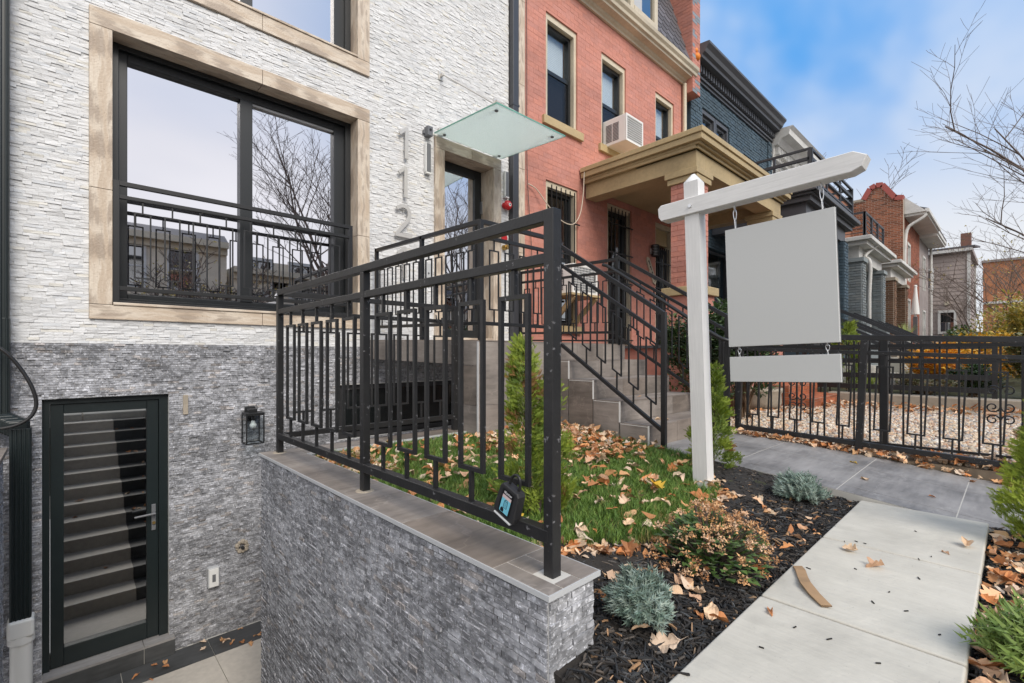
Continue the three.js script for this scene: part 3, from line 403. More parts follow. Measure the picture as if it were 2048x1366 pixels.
// ================= entry landing and steps =================
{
  const s = thing('entry_steps', 'brown grey tiled entry landing and five steps up to the white house door', 'steps');
  const ty = z => 0.93 - 0.0237 * z;      // landing falls slightly to the street
  const slab = (x0, x1, z0, z1, t0, t1) => { const g = new THREE.BoxGeometry(x1 - x0, 1, z1 - z0); g.translate((x0 + x1) / 2, 0, (z0 + z1) / 2); const p = g.attributes.position; for (let i = 0; i < p.count; i++) { const z = p.getZ(i); p.setY(i, ty(z) - (p.getY(i) > 0 ? t0 : t1)); } g.computeVertexNormals(); return boxUV(flat(g)); };
  part(s, 'slab', slab(2.51, 3.505, 0.012, 1.889, 0.01, 0.205), m.grout);
  part(s, 'slab', slab(3.505, 4.86, 0.012, 1.747, 0.01, 0.205), m.grout); part(s, 'face_tile', B(3.4985, 3.509, 0.71, 0.872, 1.748, 1.889), pick([m.tile, m.tile2, m.tile3]));
  for (const [a, b] of [[2.5, 3.1], [3.103, 3.7], [3.703, 4.3], [4.303, 4.87]]) for (const [c, d] of [[0.012, 0.61], [0.613, 1.21], [1.213, a > 3.4 ? 1.76 : 1.9]]) part(s, 'tile', slab(a, b, c, d, 0, 0.0098), pick([m.tile, m.tile2, m.tile3]));
  part(s, 'core', new MB().box(2.51, 4.86, -0.45, 0.665, 1.60, 1.888).box(3.51, 4.86, -0.45, 0.66, 1.888, 2.02).geo(), m.grout);
  // edge tiles on the landing's side and the block's faces
  for (const [c, d] of [[0.012, 0.62], [0.623, 1.24], [1.243, 1.6]]) part(s, 'edge_tile', slab(2.4995, 2.51, c, d, 0.0098, 0.212), pick([m.tile, m.tile2, m.tile3]));
  part(s, 'corner_trim', B(2.494, 2.506, -0.2, 0.872, 1.891, 1.903), m.ltgrey);
  const face = (x0, x1, y0, y1) => part(s, 'face_tile', B(x0 + 0.0015, x1 - 0.0015, y0 + 0.0015, y1 - 0.0015, 1.889, 1.9), pick([m.tile, m.tile2, m.tile3]));
  for (const [a, b] of [[2.506, 3.09], [3.09, 3.5]]) { face(a, b, 0.34, 0.872); face(a, b, -0.26, 0.34); }
  for (const [c, d] of [[1.6, 1.889]]) { part(s, 'face_tile', B(2.4985, 2.51, 0.3415, 0.672, c, d), pick([m.tile, m.tile2, m.tile3])); part(s, 'face_tile', B(2.4985, 2.51, -0.26, 0.3385, c, d), pick([m.tile, m.tile2, m.tile3])); part(s, 'face_tile', slab(2.4985, 2.51, c, d, 0.0098, 0.212), pick([m.tile, m.tile2, m.tile3])); }
  const zr = [1.76, 2.042, 2.328, 2.61, 2.89], ys = [0.885, 0.708, 0.533, 0.359, 0.178];
  for (let k = 1; k < 5; k++) {
    part(s, 'step_core', B(3.512, 4.858, -0.45, ys[k] - 0.0105, zr[k - 1] + 0.0, zr[k] - 0.011), m.grout);
    for (const [a, b] of [[3.5, 3.97], [3.973, 4.42], [4.423, 4.87]]) { part(s, 'tread_tile', B(a, b, ys[k] - 0.0102, ys[k], zr[k - 1] + 0.0005, zr[k]), pick([m.tile, m.tile2, m.tile3])); part(s, 'riser_tile', B(a, b, (ys[k + 1] ?? -0.05) + 0.002, ys[k] - 0.0115, zr[k] - 0.0108, zr[k]), pick([m.tile, m.tile2, m.tile3])); }
    part(s, 'side_tile', B(3.499, 3.5115, -0.05, ys[k] - 0.0115, zr[k - 1] + (k > 1 ? 0.0015 : 0.142), zr[k] - 0.0125), pick([m.tile, m.tile2, m.tile3]));
    part(s, 'corner_trim', B(3.4975, 3.503, (ys[k + 1] ?? -0.05), ys[k] - 0.002, zr[k] - 0.012, zr[k] + 0.0006), m.pvc); part(s, 'edge_trim', B(3.4972, 3.501, ys[k] - 0.0135, ys[k] - 0.0095, zr[k - 1], zr[k] - 0.012), m.pvc);
  }
  for (const [a, b] of [[3.5, 3.97], [3.973, 4.42], [4.423, 4.87]]) part(s, 'riser_tile', B(a, b, ys[1] + 0.002, ty(1.76) - 0.011, 1.748, 1.7598), pick([m.tile, m.tile2, m.tile3]));
}
// ================= railings =================
{
  const r = thing('wall_railing', 'black iron railing with rectangular loops standing on the retaining wall coping', 'railing', [1.045, 0.117, 0]);
  const A = V(0, 0, 1.624), E = V(0, 0, 4.018), L = E.z - A.z, tt = z => (z - A.z) / L;
  railing(r, A, E, { mat: m.iron, round: 0.003, rails: [[1.052, 0.036, 'top_rail'], [0.927, 0.032, 'rail', 0, tt(2.833)], [0.927, 0.032, 'rail', tt(2.833), 1], [0.112, 0.039, 'bottom_rail', 0, tt(2.833)], [0.112, 0.039, 'bottom_rail', tt(2.833), 1]], posts: [[0, -0.01, 1.034, 0.037], [tt(2.833), -0.01, 1.034, 0.037], [1, -0.02, 1.07, 0.0375]], loops: [1.83, 2.035, 2.245, 2.455, 2.66, 3.01, 3.21, 3.42, 3.64, 3.857].map(z => [tt(z), 0.062]), loop: [0.245, 0.825, 0.125, 0.917, 0.0145] });
  for (const z of [1.624, 2.833]) part(r, 'post_collar', new MB().cyl(V(0, -0.001, z), V(0, 0.004, z), 0.045, 0.04, 14).geo(), m.kerb);
  part(r, 'post_grout', new MB().rbox(-0.045, 0.045, -0.03, -0.006, 3.968, 4.066, 0.004).geo(), m.pvc);
  const w = thing('well_railing', 'black iron loop railing along the window well coping', 'railing', [0, 0.117, 1.64]);
  railing(w, V(1.07, 0, 0), V(2.455, 0, 0), { mat: m.iron, round: 0.002, rails: [[1.045, 0.034, 'top_rail'], [0.925, 0.03, 'rail'], [0.115, 0.036, 'bottom_rail']], posts: [[1, 0, 1.06, 0.042]], loops: even(0.02, 0.96, 7, 0.06), loop: [0.26, 0.80, 0.125, 0.915, 0.013] });
  part(w, 'bracket', new MB().tube([V(2.25, 0.97, 0.02), V(2.24, 0.93, 0.05), V(2.28, 0.90, 0.06), V(2.3, 0.95, 0.03)], 0.006).geo(), m.iron);
  const q = { mat: m.ironS, round: 0.002 };
  const ls = thing('landing_side_railing', 'black iron landing railing running from the white wall past the house numbers', 'railing', [2.53, 0, 0]);
  railing(ls, V(0, 0.93, 0.087), V(0, 0.885, 1.90), { ...q, rails: [[0.985, 0.036, 'top_rail'], [0.86, 0.03], [0.14, 0.03, 'bottom_rail']], posts: [[0.01, 0, 1.0, 0.036], [0.51, 0, 1.0, 0.036], [1, 0, 1.0, 0.038]], loops: [...even(0.03, 0.5, 5, 0.05), ...even(0.53, 0.98, 5, 0.05)], loop: [0.26, 0.76, 0.15, 0.85, 0.011] });
  const lf = thing('landing_front_railing', 'short black iron railing across the landing front above the small arborvitae', 'railing', [0, 0.885, 1.90]);
  railing(lf, V(2.55, 0, 0), V(3.52, 0, 0), { ...q, rails: [[0.985, 0.036, 'top_rail'], [0.86, 0.03], [0.14, 0.03, 'bottom_rail']], posts: [[1, 0, 1.0, 0.038]], loops: even(0.04, 0.96, 5, 0.05), loop: [0.26, 0.76, 0.15, 0.85, 0.011] });
  const sl = thing('stair_railing', 'sloped black iron railing on the open lawn side of the entry steps', 'railing', [3.52, 0, 0]);
  railing(sl, V(0, 0.86, 1.93), V(0, 0.86 - 0.665 * 1.08, 3.01), { ...q, rails: [[0.95, 0.036, 'top_rail'], [0.77, 0.03], [0.0, 0.03, 'bottom_rail']], posts: [[1, -0.22, 0.965, 0.038]], loops: even(0.05, 0.97, 6, 0.045), loop: [0.17, 0.66, 0.0, 0.76, 0.0115] });
  const sr = thing('stair_railing', 'sloped black iron railing beside the leafy evergreen shrub, with a round handrail', 'railing', [4.74, 0, 0]);
  railing(sr, V(0, 0.98, 1.745), V(0, 0.98 - 0.61 * 1.27, 3.015), { ...q, rails: [[0.93, 0.036, 'top_rail'], [0.79, 0.03], [0.0, 0.03, 'bottom_rail']], posts: [[0, -0.1, 0.945, 0.04], [1, -0.24, 0.945, 0.042]], loops: even(0.04, 0.97, 7, 0.045), loop: [0.17, 0.66, 0.0, 0.78, 0.0115] });
  part(sr, 'handrail', new MB().tube([V(-0.13, 1.82, 1.63), V(-0.13, 1.80, 1.68), V(-0.13, 1.36, 2.35), V(-0.13, 0.925, 3.0), V(-0.12, 0.90, 3.06), V(-0.04, 0.89, 3.09)], 0.019, 8, 40).geo(), m.ironS);
  const lr = thing('landing_rear_railing', 'black iron landing railing in front of the lower red brick wall', 'railing', [4.76, 0, 0]);
  railing(lr, V(0, 0.93, 0.1), V(0, 0.888, 1.72), { ...q, rails: [[1.0, 0.036, 'top_rail'], [0.86, 0.03], [0.14, 0.03, 'bottom_rail'], [0.04, 0.02]], posts: [[0, 0, 1.0, 0.036]], loops: even(0.03, 0.96, 9, 0.05), loop: [0.26, 0.76, 0.15, 0.85, 0.011] });
}
{ // leaning fence along the walk
  const f = thing('walk_fence', 'leaning black iron fence with tall rectangular loops beside the slate walk', 'fence', [4.87, -0.04, 4.05]); f.rotation.x = 0.042;
  railing(f, V(0, 0.02, -0.99), V(0, 0.02, 1.75), { mat: m.iron, round: 0.003, rails: [[0.925, 0.045, 'top_rail'], [0.80, 0.032], [0.035, 0.042, 'bottom_rail']], posts: [[0.361, -0.03, 0.905, 0.05], [0.775, -0.03, 0.905, 0.05], [0, -0.03, 0.92, 0.045]], loops: [...even(0.015, 0.35, 5, 0.045), ...even(0.375, 0.765, 5, 0.052), ...even(0.785, 0.99, 3, 0.05)], loop: [0.17, 0.69, 0.035, 0.79, 0.0125] });
  const n = thing('picket_fence', 'black iron picket fence with scroll ornaments round the gravel yard', 'fence', [5.32, -0.09, 0]);
  const b = new MB();
  for (let i = 0; i < 24; i++) part(n, 'picket', new MB().bar(V(0, 0.03, 2.75 + i * 0.118), V(0, 0.98, 2.75 + i * 0.118), 0.014, 0.014).geo(), m.ironS);
  for (const [h, s] of [[0.93, 0.03], [0.80, 0.016], [0.06, 0.02]]) part(n, 'rail', new MB().bar(V(0, h, 2.7), V(0, h, 5.7), s, s).geo(), m.ironS);
  for (const z of [2.72, 4.15, 5.55]) part(n, 'post', new MB().rbox(-0.03, 0.03, -0.1, 1.02, z - 0.03, z + 0.03, 0.006).geo(), m.ironS);
  const spiral = (z, y, s, dir) => { const pts = []; for (let i = 0; i <= 18; i++) { const a = i / 18 * Math.PI * 2.6, r = 0.042 * (1 - i / 24); pts.push(V(0.012, y + dir * (Math.sin(a) * r + 0.02), z + s * (0.044 - Math.cos(a) * r))); } return new MB().tube(pts, 0.0055, 5, 24); };
  for (const z of [3.458, 4.874]) for (const s of [-1, 1]) { for (const y of [0.55, 0.46, 0.32]) part(n, 'scroll', spiral(z, y, s, y === 0.46 ? -1 : 1).geo(), m.ironS); }
  const t = thing('slat_fence', 'black flat rail fence beyond the gravel yard', 'fence', [9.9, 0, 0]);
  for (const y of [0.89, 0.665, 0.42, 0.23]) part(t, 'slat', B(-0.02, 0.02, y - 0.04, y + 0.04, 2.3, 4.77), m.ironS); for (const z of [2.3, 3.5, 4.75]) part(t, 'post', B(-0.03, 0.03, -0.1, 1.02, z - 0.03, z + 0.03), m.ironS); for (let i = 0; i < 17; i++) part(t, 'picket', B(0.025, 0.045, 0.0, 0.98, 2.4 + i * 0.14, 2.42 + i * 0.14), m.ironS);
}
{ // sign post, tilted a little as a whole
  const s = thing('sign_post', 'leaning white painted timber sign post with a long pointed arm', 'sign post', [2.80, 0, 3.665]); s.rotation.x = -0.033;
  const post = new THREE.BoxGeometry(0.088, 2.05, 0.088, 1, 8, 1); post.translate(0, 0.785, 0); const cap = new THREE.CylinderGeometry(0.012, 0.0622, 0.052, 4, 1); cap.rotateY(Math.PI / 4); cap.translate(0, 1.836, 0);
  part(s, 'post', new MB().add(post).add(cap).geo(), m.woodV);
  const pr = [[-0.205, 1.635], [-0.19, 1.612], [0.80, 1.612], [0.842, 1.628], [0.862, 1.672], [0.81, 1.704], [-0.19, 1.704], [-0.208, 1.688]];
  const sh = new THREE.Shape(pr.map(p => new THREE.Vector2(...p))); const ag = new THREE.ExtrudeGeometry(sh, { depth: 0.086, bevelEnabled: true, bevelSize: 0.003, bevelThickness: 0.003, bevelSegments: 1 }); ag.applyMatrix4(new THREE.Matrix4().makeBasis(V(0, 0, 1), V(0, 1, 0), V(-1, 0, 0))); ag.translate(0.028, 0, 0);
  part(s, 'arm', boxUV(flat(ag)), m.wood); part(s, 'bolt', new MB().cyl(V(-0.07, 1.655, 0.0), V(-0.058, 1.655, 0), 0.011, 0.011, 8).geo(), m.galv);
  const ring = (y0, y1, z, x, r) => { const b = new MB(); const h = (y1 - y0); const loop = (a, c, tw) => { const pts = []; for (let i = 0; i <= 12; i++) { const t = i / 12 * Math.PI * 2; const w = Math.cos(t) * 0.008 * (1 + 0.35 * Math.sin(t)), v = Math.sin(t) * (c - a) / 2; pts.push(V(x + (tw ? w : 0), (a + c) / 2 + v, z + (tw ? 0 : w))); } b.tube(pts, r, 5, 26); }; loop(y0 - 0.01, y0 + h * 0.40, true); loop(y0 + h * 0.3, y0 + h * 0.78, false); loop(y0 + h * 0.68, y1 + 0.006, true); return b.geo(); };
  for (const z of [0.24, 0.667]) part(s, 'hook', ring(1.475, 1.612, z, -0.012, 0.0028), m.galv);
  const mt = (o) => { o.position.set(2.80, 0, 3.665); o.rotation.x = -0.033; return o; };
  const p1 = thing('hanging_sign', 'large blank pale grey square panel hanging from the white arm', 'sign'); mt(p1); part(p1, 'panel', RB(-0.022, -0.004, 0.80, 1.472, 0.185, 0.722, 0.002), m.panel); part(p1, 'backing', B(-0.0039, -0.001, 0.798, 1.474, 0.183, 0.724), m.grey2); for (const z of [0.24, 0.667]) part(p1, 'chain_link', ring(0.738, 0.805, z, -0.012, 0.002), m.galv);
  const p2 = thing('hanging_sign', 'narrow blank pale grey panel hanging below the large square panel', 'sign'); mt(p2); part(p2, 'panel', RB(-0.022, -0.004, 0.602, 0.742, 0.187, 0.722, 0.002), m.panel); part(p2, 'backing', B(-0.0039, -0.001, 0.60, 0.744, 0.185, 0.724), m.grey2);
}
{ // key lock box hanging on the railing
  const cv = document.createElement('canvas'); cv.width = 256; cv.height = 400; const c = cv.getContext('2d');
  c.fillStyle = '#0c0c0e'; c.fillRect(0, 0, 256, 400); c.fillStyle = '#e8e8ea'; c.font = 'bold 52px sans-serif'; c.fillText('Master', 44, 62); c.fillStyle = '#cbb8b8'; c.fillRect(30, 84, 196, 56); c.fillStyle = '#74bfd4'; c.fillRect(30, 140, 196, 236);
  c.strokeStyle = '#151a20'; c.lineWidth = 10; c.strokeRect(96, 178, 74, 110); c.beginPath(); c.arc(133, 176, 28, Math.PI, 0); c.stroke(); c.fillStyle = '#151a20'; for (let i = 0; i < 4; i++) for (let j = 0; j < 3; j++) c.fillRect(110 + j * 18, 196 + i * 20, 10, 10); c.beginPath(); c.arc(86, 330, 34, 0, 7); c.fill(); c.fillRect(50, 330, 72, 40);
  const t = new THREE.CanvasTexture(cv); t.colorSpace = THREE.SRGBColorSpace;
  const k = thing('key_lock_box', 'black key lock box with pale blue label hanging on the railing bottom', 'lock box', [1.008, 0.39, 3.915]); k.rotation.x = 0.36; k.scale.set(0.8, 0.8, 0.8);
  const bodyS = new THREE.Shape([[-0.05, -0.165], [0.05, -0.165], [0.054, -0.15], [0.047, -0.058], [0.038, -0.048], [-0.038, -0.048], [-0.047, -0.058], [-0.054, -0.15]].map(p => new THREE.Vector2(...p)));
  const bg = new THREE.ExtrudeGeometry(bodyS, { depth: 0.03, bevelEnabled: true, bevelSize: 0.005, bevelThickness: 0.006, bevelSegments: 3 }); bg.applyMatrix4(new THREE.Matrix4().makeBasis(V(0, 0, 1), V(0, 1, 0), V(-1, 0, 0))); bg.translate(0.005, 0, 0);
  part(k, 'body', boxUV(flat(bg)), M([0.02, 0.02, 0.022], 0.45)); const lg = new THREE.PlaneGeometry(0.064, 0.098); lg.rotateY(-Math.PI / 2); lg.translate(-0.0325, -0.108, 0); part(k, 'label_sheet', lg, new THREE.MeshStandardMaterial({ map: t, roughness: 0.35 }));
  part(k, 'base_flap', RB(-0.034, 0.006, -0.178, -0.170, -0.048, 0.048, 0.003), m.ltgrey);
  const pts = []; for (let i = 0; i <= 10; i++) { const a = i / 10 * Math.PI; pts.push(V(-0.008, -0.03 + Math.sin(a) * 0.036, -Math.cos(a) * 0.026)); } part(k, 'shackle', new MB().tube([V(-0.008, -0.06, -0.026), ...pts, V(-0.008, -0.06, 0.026)], 0.0058, 8, 40).geo(), m.cable);
}
// ================= red painted brick house =================
const brick = { h: 0.0745, l: 0.215, bond: true, j: 0.007, d0: 0.004, d1: 0.008 };
const vcol = (a, b, t = 0.04) => () => { const k = rr(a, b), s = rr(-t, t); return [k * (1 + s), k, k * (1 - s)]; };
function sash(p, x0, x1, y0, y1, z, opt = {}) {       // double hung window set back in its opening
  const w = part(p, 'window', new MB().box(x0, x0 + 0.05, y0, y1, z - 0.1, z).box(x1 - 0.05, x1, y0, y1, z - 0.1, z).box(x0 + 0.05, x1 - 0.05, y1 - 0.06, y1, z - 0.1, z).box(x0 + 0.05, x1 - 0.05, y0, y0 + 0.06, z - 0.1, z).geo(), opt.frame || m.alu), ym = mix(y0, y1, opt.mid ?? 0.5);
  part(w, 'meeting_rail', B(x0 + 0.05, x1 - 0.05, ym - 0.03, ym + 0.03, z - 0.09, z - 0.01), opt.frame || m.alu);
  part(w, 'pane', B(x0 + 0.05, x1 - 0.05, ym + 0.03, y1 - 0.06, z - 0.05, z - 0.044), m.pane); part(w, 'pane', B(x0 + 0.05, x1 - 0.05, y0 + 0.06, ym - 0.03, z - 0.03, z - 0.024), opt.lower || m.screen);
  if (opt.blind !== false) { const b = new MB(); for (let y = y0 + 0.08; y < y1 - 0.06; y += 0.03) b.bar(V(x0 + 0.06, y, z - 0.12), V(x1 - 0.06, y, z - 0.12), 0.006, 0.027); part(w, 'blind', b.geo(), m.blind); }
  return w;
}
function room(p, x0, x1, y0, y1, z0, z1) { part(p, 'room', new MB().box(x0, x1, y0, y1, z0 - 0.1, z0).box(x0, x0 + 0.1, y0, y1, z0, z1).box(x1 - 0.1, x1, y0, y1, z0, z1).box(x0 + 0.1, x1 - 0.1, y1 - 0.1, y1, z0, z1).box(x0 + 0.1, x1 - 0.1, y0, y0 + 0.1, z0, z1).box(x0 + 0.1, x1 - 0.1, (y0 + y1) / 2 - 0.1, (y0 + y1) / 2 + 0.1, z0, z1).geo(), m.plaster || (m.plaster = M([0.5, 0.48, 0.45], 0.9))); }
function casing(p, x0, x1, y0, y1, zf, zb, mat) { part(p, 'window_casing', new MB().box(x0, x0 + 0.06, y0, y1, zb, zf).box(x1 - 0.06, x1, y0, y1, zb, zf).box(x0 + 0.06, x1 - 0.06, y1 - 0.09, y1, zb, zf).geo(), mat); }
function bars(p, x0, x1, y0, y1, z, n) { const b = new MB(); for (let i = 0; i < n; i++) { const x = mix(x0, x1, (i + 0.5) / n); b.bar(V(x, y0, z), V(x, y1, z), 0.014, 0.014); } for (let y = y0 + 0.08; y < y1; y += 0.52) b.bar(V(x0 - 0.06, y, z + 0.012), V(x1 + 0.06, y, z + 0.012), 0.012, 0.022); part(p, 'window_bars', b.geo(), m.ironS); }
{
  const h = thing('red_brick_rowhouse', 'red painted brick row house with cream cornice and slate mansard roof', 'house');
  const up = [[5.407, 6.173], [6.836, 7.596], [8.65, 9.404]].map(([a, b]) => [a, b, 4.42, 6.06]), lo = [[5.407, 6.18, 1.22, 3.465], [7.013, 7.78, 0.88, 3.465], [8.65, 9.361, 0.88, 3.44]], ho = [...up, ...lo];
  part(h, 'wall', wallSlab(4.916, 9.95, -0.5, 6.7, -0.004, 0.35, ho), m.brickRb);
  masonry(h, 'brick', m.brickR, V(4.916, -0.08, -0.004), X_, Y_, Z_, 5.034, 6.75, ho.map(([a, b, c, d]) => [a - 4.916, b - 4.916, c + 0.08, d + 0.08]), { ...brick, j: 0.004, d0: 0.001, d1: 0.003, rag: 0.0008, col: vcol(0.93, 1.05), own: 300 });
  for (const [a, b, c, d] of up) { casing(h, a + 0.002, b - 0.002, c, d - 0.002, -0.03, -0.13, m.cream); sash(h, a + 0.062, b - 0.062, c + 0.02, d - 0.09, -0.10, { mid: 0.52 }); part(h, 'window_sill', RB(a - 0.09, b + 0.11, c - 0.125, c + 0.004, -0.1, 0.05, 0.006), m.tanL); }
  casing(h, 5.409, 6.178, 1.22, 3.463, -0.03, -0.13, m.cream); sash(h, 5.47, 6.118, 1.24, 3.37, -0.10, { blind: false, lower: m.glassB }); bars(h, 5.46, 6.13, 1.25, 3.4, 0.02, 6); part(h, 'window_sill', RB(5.35, 6.24, 1.1, 1.224, -0.1, 0.05, 0.006), m.tanL);
  casing(h, 7.015, 7.778, 0.9, 3.463, -0.03, -0.13, m.cream); sash(h, 7.077, 7.716, 0.95, 3.37, -0.10, { blind: false, lower: m.screen }); bars(h, 7.06, 7.73, 0.95, 3.4, 0.015, 6);
  casing(h, 8.652, 9.359, 0.9, 3.438, -0.03, -0.16, m.cream); const dr = part(h, 'front_door', RB(8.72, 9.29, 0.9, 2.96, -0.16, -0.12, 0.006), m.dark); part(dr, 'pane', B(8.82, 9.19, 1.6, 2.85, -0.121, -0.115), m.glassB); part(dr, 'transom', RB(8.72, 9.29, 3.03, 3.345, -0.16, -0.1, 0.01), m.tanL); part(dr, 'transom_pane', B(8.83, 9.18, 3.1, 3.28, -0.102, -0.095), m.tan); bars(h, 8.74, 9.27, 1.0, 2.96, -0.04, 7);
  room(h, 4.95, 9.9, 0.6, 7.0, -4, -0.356);
  const pr = [[0, 0], [0.04, 0], [0.05, 0.03], [0.08, 0.05], [0.1, 0.08], [0.205, 0.1], [0.215, 0.13], [0.255, 0.15], [0.265, 0.2], [0.3, 0.24], [0.31, 0.3], [0, 0.33]];
  part(h, 'cornice', boxUV(mould(4.916, 9.93, 6.6, 0.0, pr).geo()), m.cream);
  const slope = (y) => 0.2 - (y - 6.9) * 0.3; part(h, 'roof_deck', new MB().add((() => { const g = new THREE.BufferGeometry(); const a = [4.916, 6.92, slope(6.92)], b = [9.78, 6.92, slope(6.92)], c = [9.78, 9.0, slope(9)], d = [4.916, 9, slope(9)]; g.setAttribute('position', new THREE.Float32BufferAttribute([...a, ...b, ...c, ...a, ...c, ...d], 3)); g.computeVertexNormals(); g.setAttribute('uv', new THREE.Float32BufferAttribute(new Float32Array(12), 2)); return g; })()).box(4.916, 9.78, 7.0, 9.0, -4, -0.6).geo(), m.slate);
  const sc = new THREE.Shape(); sc.moveTo(-0.125, 0.2); sc.lineTo(-0.125, -0.04); sc.quadraticCurveTo(-0.11, -0.13, 0, -0.15); sc.quadraticCurveTo(0.11, -0.13, 0.125, -0.04); sc.lineTo(0.125, 0.2); sc.closePath();
  const sg = boxUV(flat(new THREE.ExtrudeGeometry(sc, { depth: 0.012, bevelEnabled: false, curveSegments: 2 }))); const sh2 = [m.slate, M([0.13, 0.125, 0.14], 0.65), M([0.09, 0.088, 0.098], 0.65)];
  for (let r = 0; r < 12; r++) for (let i = 0; i < 20; i++) { const y = 7.06 + r * 0.155, x = 5.04 + i * 0.252 + (r % 2) * 0.126; if (x > 9.72 || (x > 7.3 && x < 8.32)) continue; const o = part(h, 'shingle', sg, pick(sh2)); o.position.set(x, y, slope(y) + 0.012); o.rotation.x = -0.345; }
  const dm = part(h, 'dormer', new MB().box(7.38, 8.24, 6.93, 8.6, -1.0, 0.2).geo(), m.cream); part(dm, 'dormer_trim', new MB().box(7.34, 7.46, 6.94, 8.6, 0.2, 0.26).box(8.16, 8.28, 6.94, 8.6, 0.2, 0.26).box(7.3, 8.32, 7.86, 7.95, 0.17, 0.3).box(7.46, 8.16, 6.95, 7.04, 0.2, 0.27).geo(), m.cream); part(dm, 'dormer_pane', B(7.46, 8.16, 7.04, 7.86, 0.2, 0.215), m.glassB); part(dm, 'dormer_blind', B(7.50, 7.78, 7.06, 7.84, 0.216, 0.222), m.ltgrey);
  part(h, 'roof_cornice', boxUV(mould(4.916, 9.8, 8.95, -0.42, [[0, 0], [0.1, 0.02], [0.14, 0.1], [0.3, 0.14], [0.32, 0.26], [0, 0.28]]).geo()), m.cream);
  const pw = part(h, 'party_wall', B(9.785, 10.135, 6.4, 9.1, -1.4, 0.22), m.brickRb);
  masonry(pw, 'brick', m.brickR, V(9.785, 6.72, -1.4), Z_, Y_, V(-1, 0, 0), 1.62, 2.38, [], { ...brick, col: vcol(0.9, 1.06), own: 60 }); masonry(pw, 'brick', m.brickR, V(9.785, 6.4, 0.22), X_, Y_, Z_, 0.35, 2.7, [], { ...brick, col: () => { const k = rr(0.85, 1); return rnd() < 0.25 ? [k * 0.5, k * 1.3, k * 1.9] : [k, k, k]; }, own: 30 });
  part(h, 'wall_cap', new MB().box(9.74, 10.18, 9.1, 9.2, -1.45, 0.28).box(9.70, 10.22, 9.2, 9.34, -1.5, 0.34).geo(), m.charcD);
  const dn = thing('cream_downspout', 'cream painted downspout at the end of the red brick front', 'downspout'); part(dn, 'pipe', new MB().cyl(V(9.75, 4.0, 0.06), V(9.75, 6.6, 0.06), 0.045, 0.045, 12).geo(), m.cream);
  // air conditioners
  const ac = (x0, x1, y0, y1, zf, lab, grp) => { const a = thing('air_conditioner', lab, 'air conditioner'); part(a, 'cabinet', RB(x0, x1, y0, y1, -0.05, zf, 0.015), m.pvc); part(a, 'rear_frame', new MB().box(x0, x1, y0, y0 + 0.03, zf, zf + 0.02).box(x0, x1, y1 - 0.03, y1, zf, zf + 0.02).box(x0, x0 + 0.03, y0 + 0.03, y1 - 0.03, zf, zf + 0.02).box(x1 - 0.03, x1, y0 + 0.03, y1 - 0.03, zf, zf + 0.02).geo(), m.pvc); part(a, 'coil', B(x0 + 0.03, x1 - 0.03, y0 + 0.03, y1 - 0.03, zf, zf + 0.006), M([0.10, 0.11, 0.13], 0.5)); const g = new MB(); for (let i = 1; i < 17; i++) { const x = mix(x0, x1, i / 17); g.box(x - 0.003, x + 0.003, y0 + 0.03, y1 - 0.03, zf + 0.007, zf + 0.013); } for (let i = 1; i < 12; i++) { const y = mix(y0, y1, i / 12); g.box(x0 + 0.03, x1 - 0.03, y - 0.003, y + 0.003, zf + 0.0135, zf + 0.018); } part(a, 'grille', g.geo(), m.pvc); const l = new MB(); for (let i = 0; i < 13; i++) for (const z of [0.03, 0.17]) l.box(x0 - 0.006, x0 + 0.001, y0 + 0.06 + i * 0.024, y0 + 0.072 + i * 0.024, z, z + 0.12); part(a, 'side_vent', l.geo(), m.grey2); return a; };
  ac(6.93, 7.46, 4.40, 4.86, 0.42, 'white air conditioner set in the middle upper window of the red house');
  ac(5.47, 6.08, 1.68, 2.12, 0.45, 'white air conditioner on a timber shelf behind the landing railing'); const shf = thing('timber_shelf', 'tan timber shelf with slanted brackets holding the lower air conditioner', 'shelf'); part(shf, 'board', B(5.40, 6.16, 1.645, 1.678, 0.02, 0.52), m.tanL); for (const x of [5.5, 6.02]) part(shf, 'bracket', new MB().bar(V(x, 1.64, 0.48), V(x, 1.25, 0.05), 0.045, 0.07).box(x - 0.02, x + 0.02, 1.15, 1.64, 0.02, 0.05).geo(), m.tanL);
  // porch
  const p = thing('red_house_porch', 'tan painted porch roof on red brick pillars in front of the red house', 'porch');
  part(p, 'roof', new MB().rbox(6.212, 9.957, 3.765, 3.84, 0.02, 2.087, 0.008).geo(), m.tanL);
  const ringB = (x0, x1, z1, y0, y1, t, mat, nm) => part(p, nm, new MB().rbox(x0, x0 + t, y0, y1, 0.02, z1, 0.004).rbox(x1 - t, x1, y0, y1, 0.02, z1, 0.004).rbox(x0 + t, x1 - t, y0, y1, z1 - t, z1, 0.004).geo(), mat);
  ringB(6.235, 9.935, 2.065, 3.68, 3.764, 0.3, m.tanL, 'cornice'); ringB(6.29, 9.88, 2.01, 3.645, 3.68, 0.3, m.tan, 'cornice'); ringB(6.33, 9.84, 1.97, 3.60, 3.645, 0.3, m.tan, 'cornice'); ringB(6.37, 9.80, 1.93, 3.37, 3.6, 0.28, m.tanL, 'beam');
  part(p, 'ceiling', B(6.5, 9.7, 3.56, 3.6, 0.02, 1.8), m.tanL); part(p, 'roof_top', B(6.3, 9.87, 3.6, 3.66, 0.02, 1.95), m.tan);
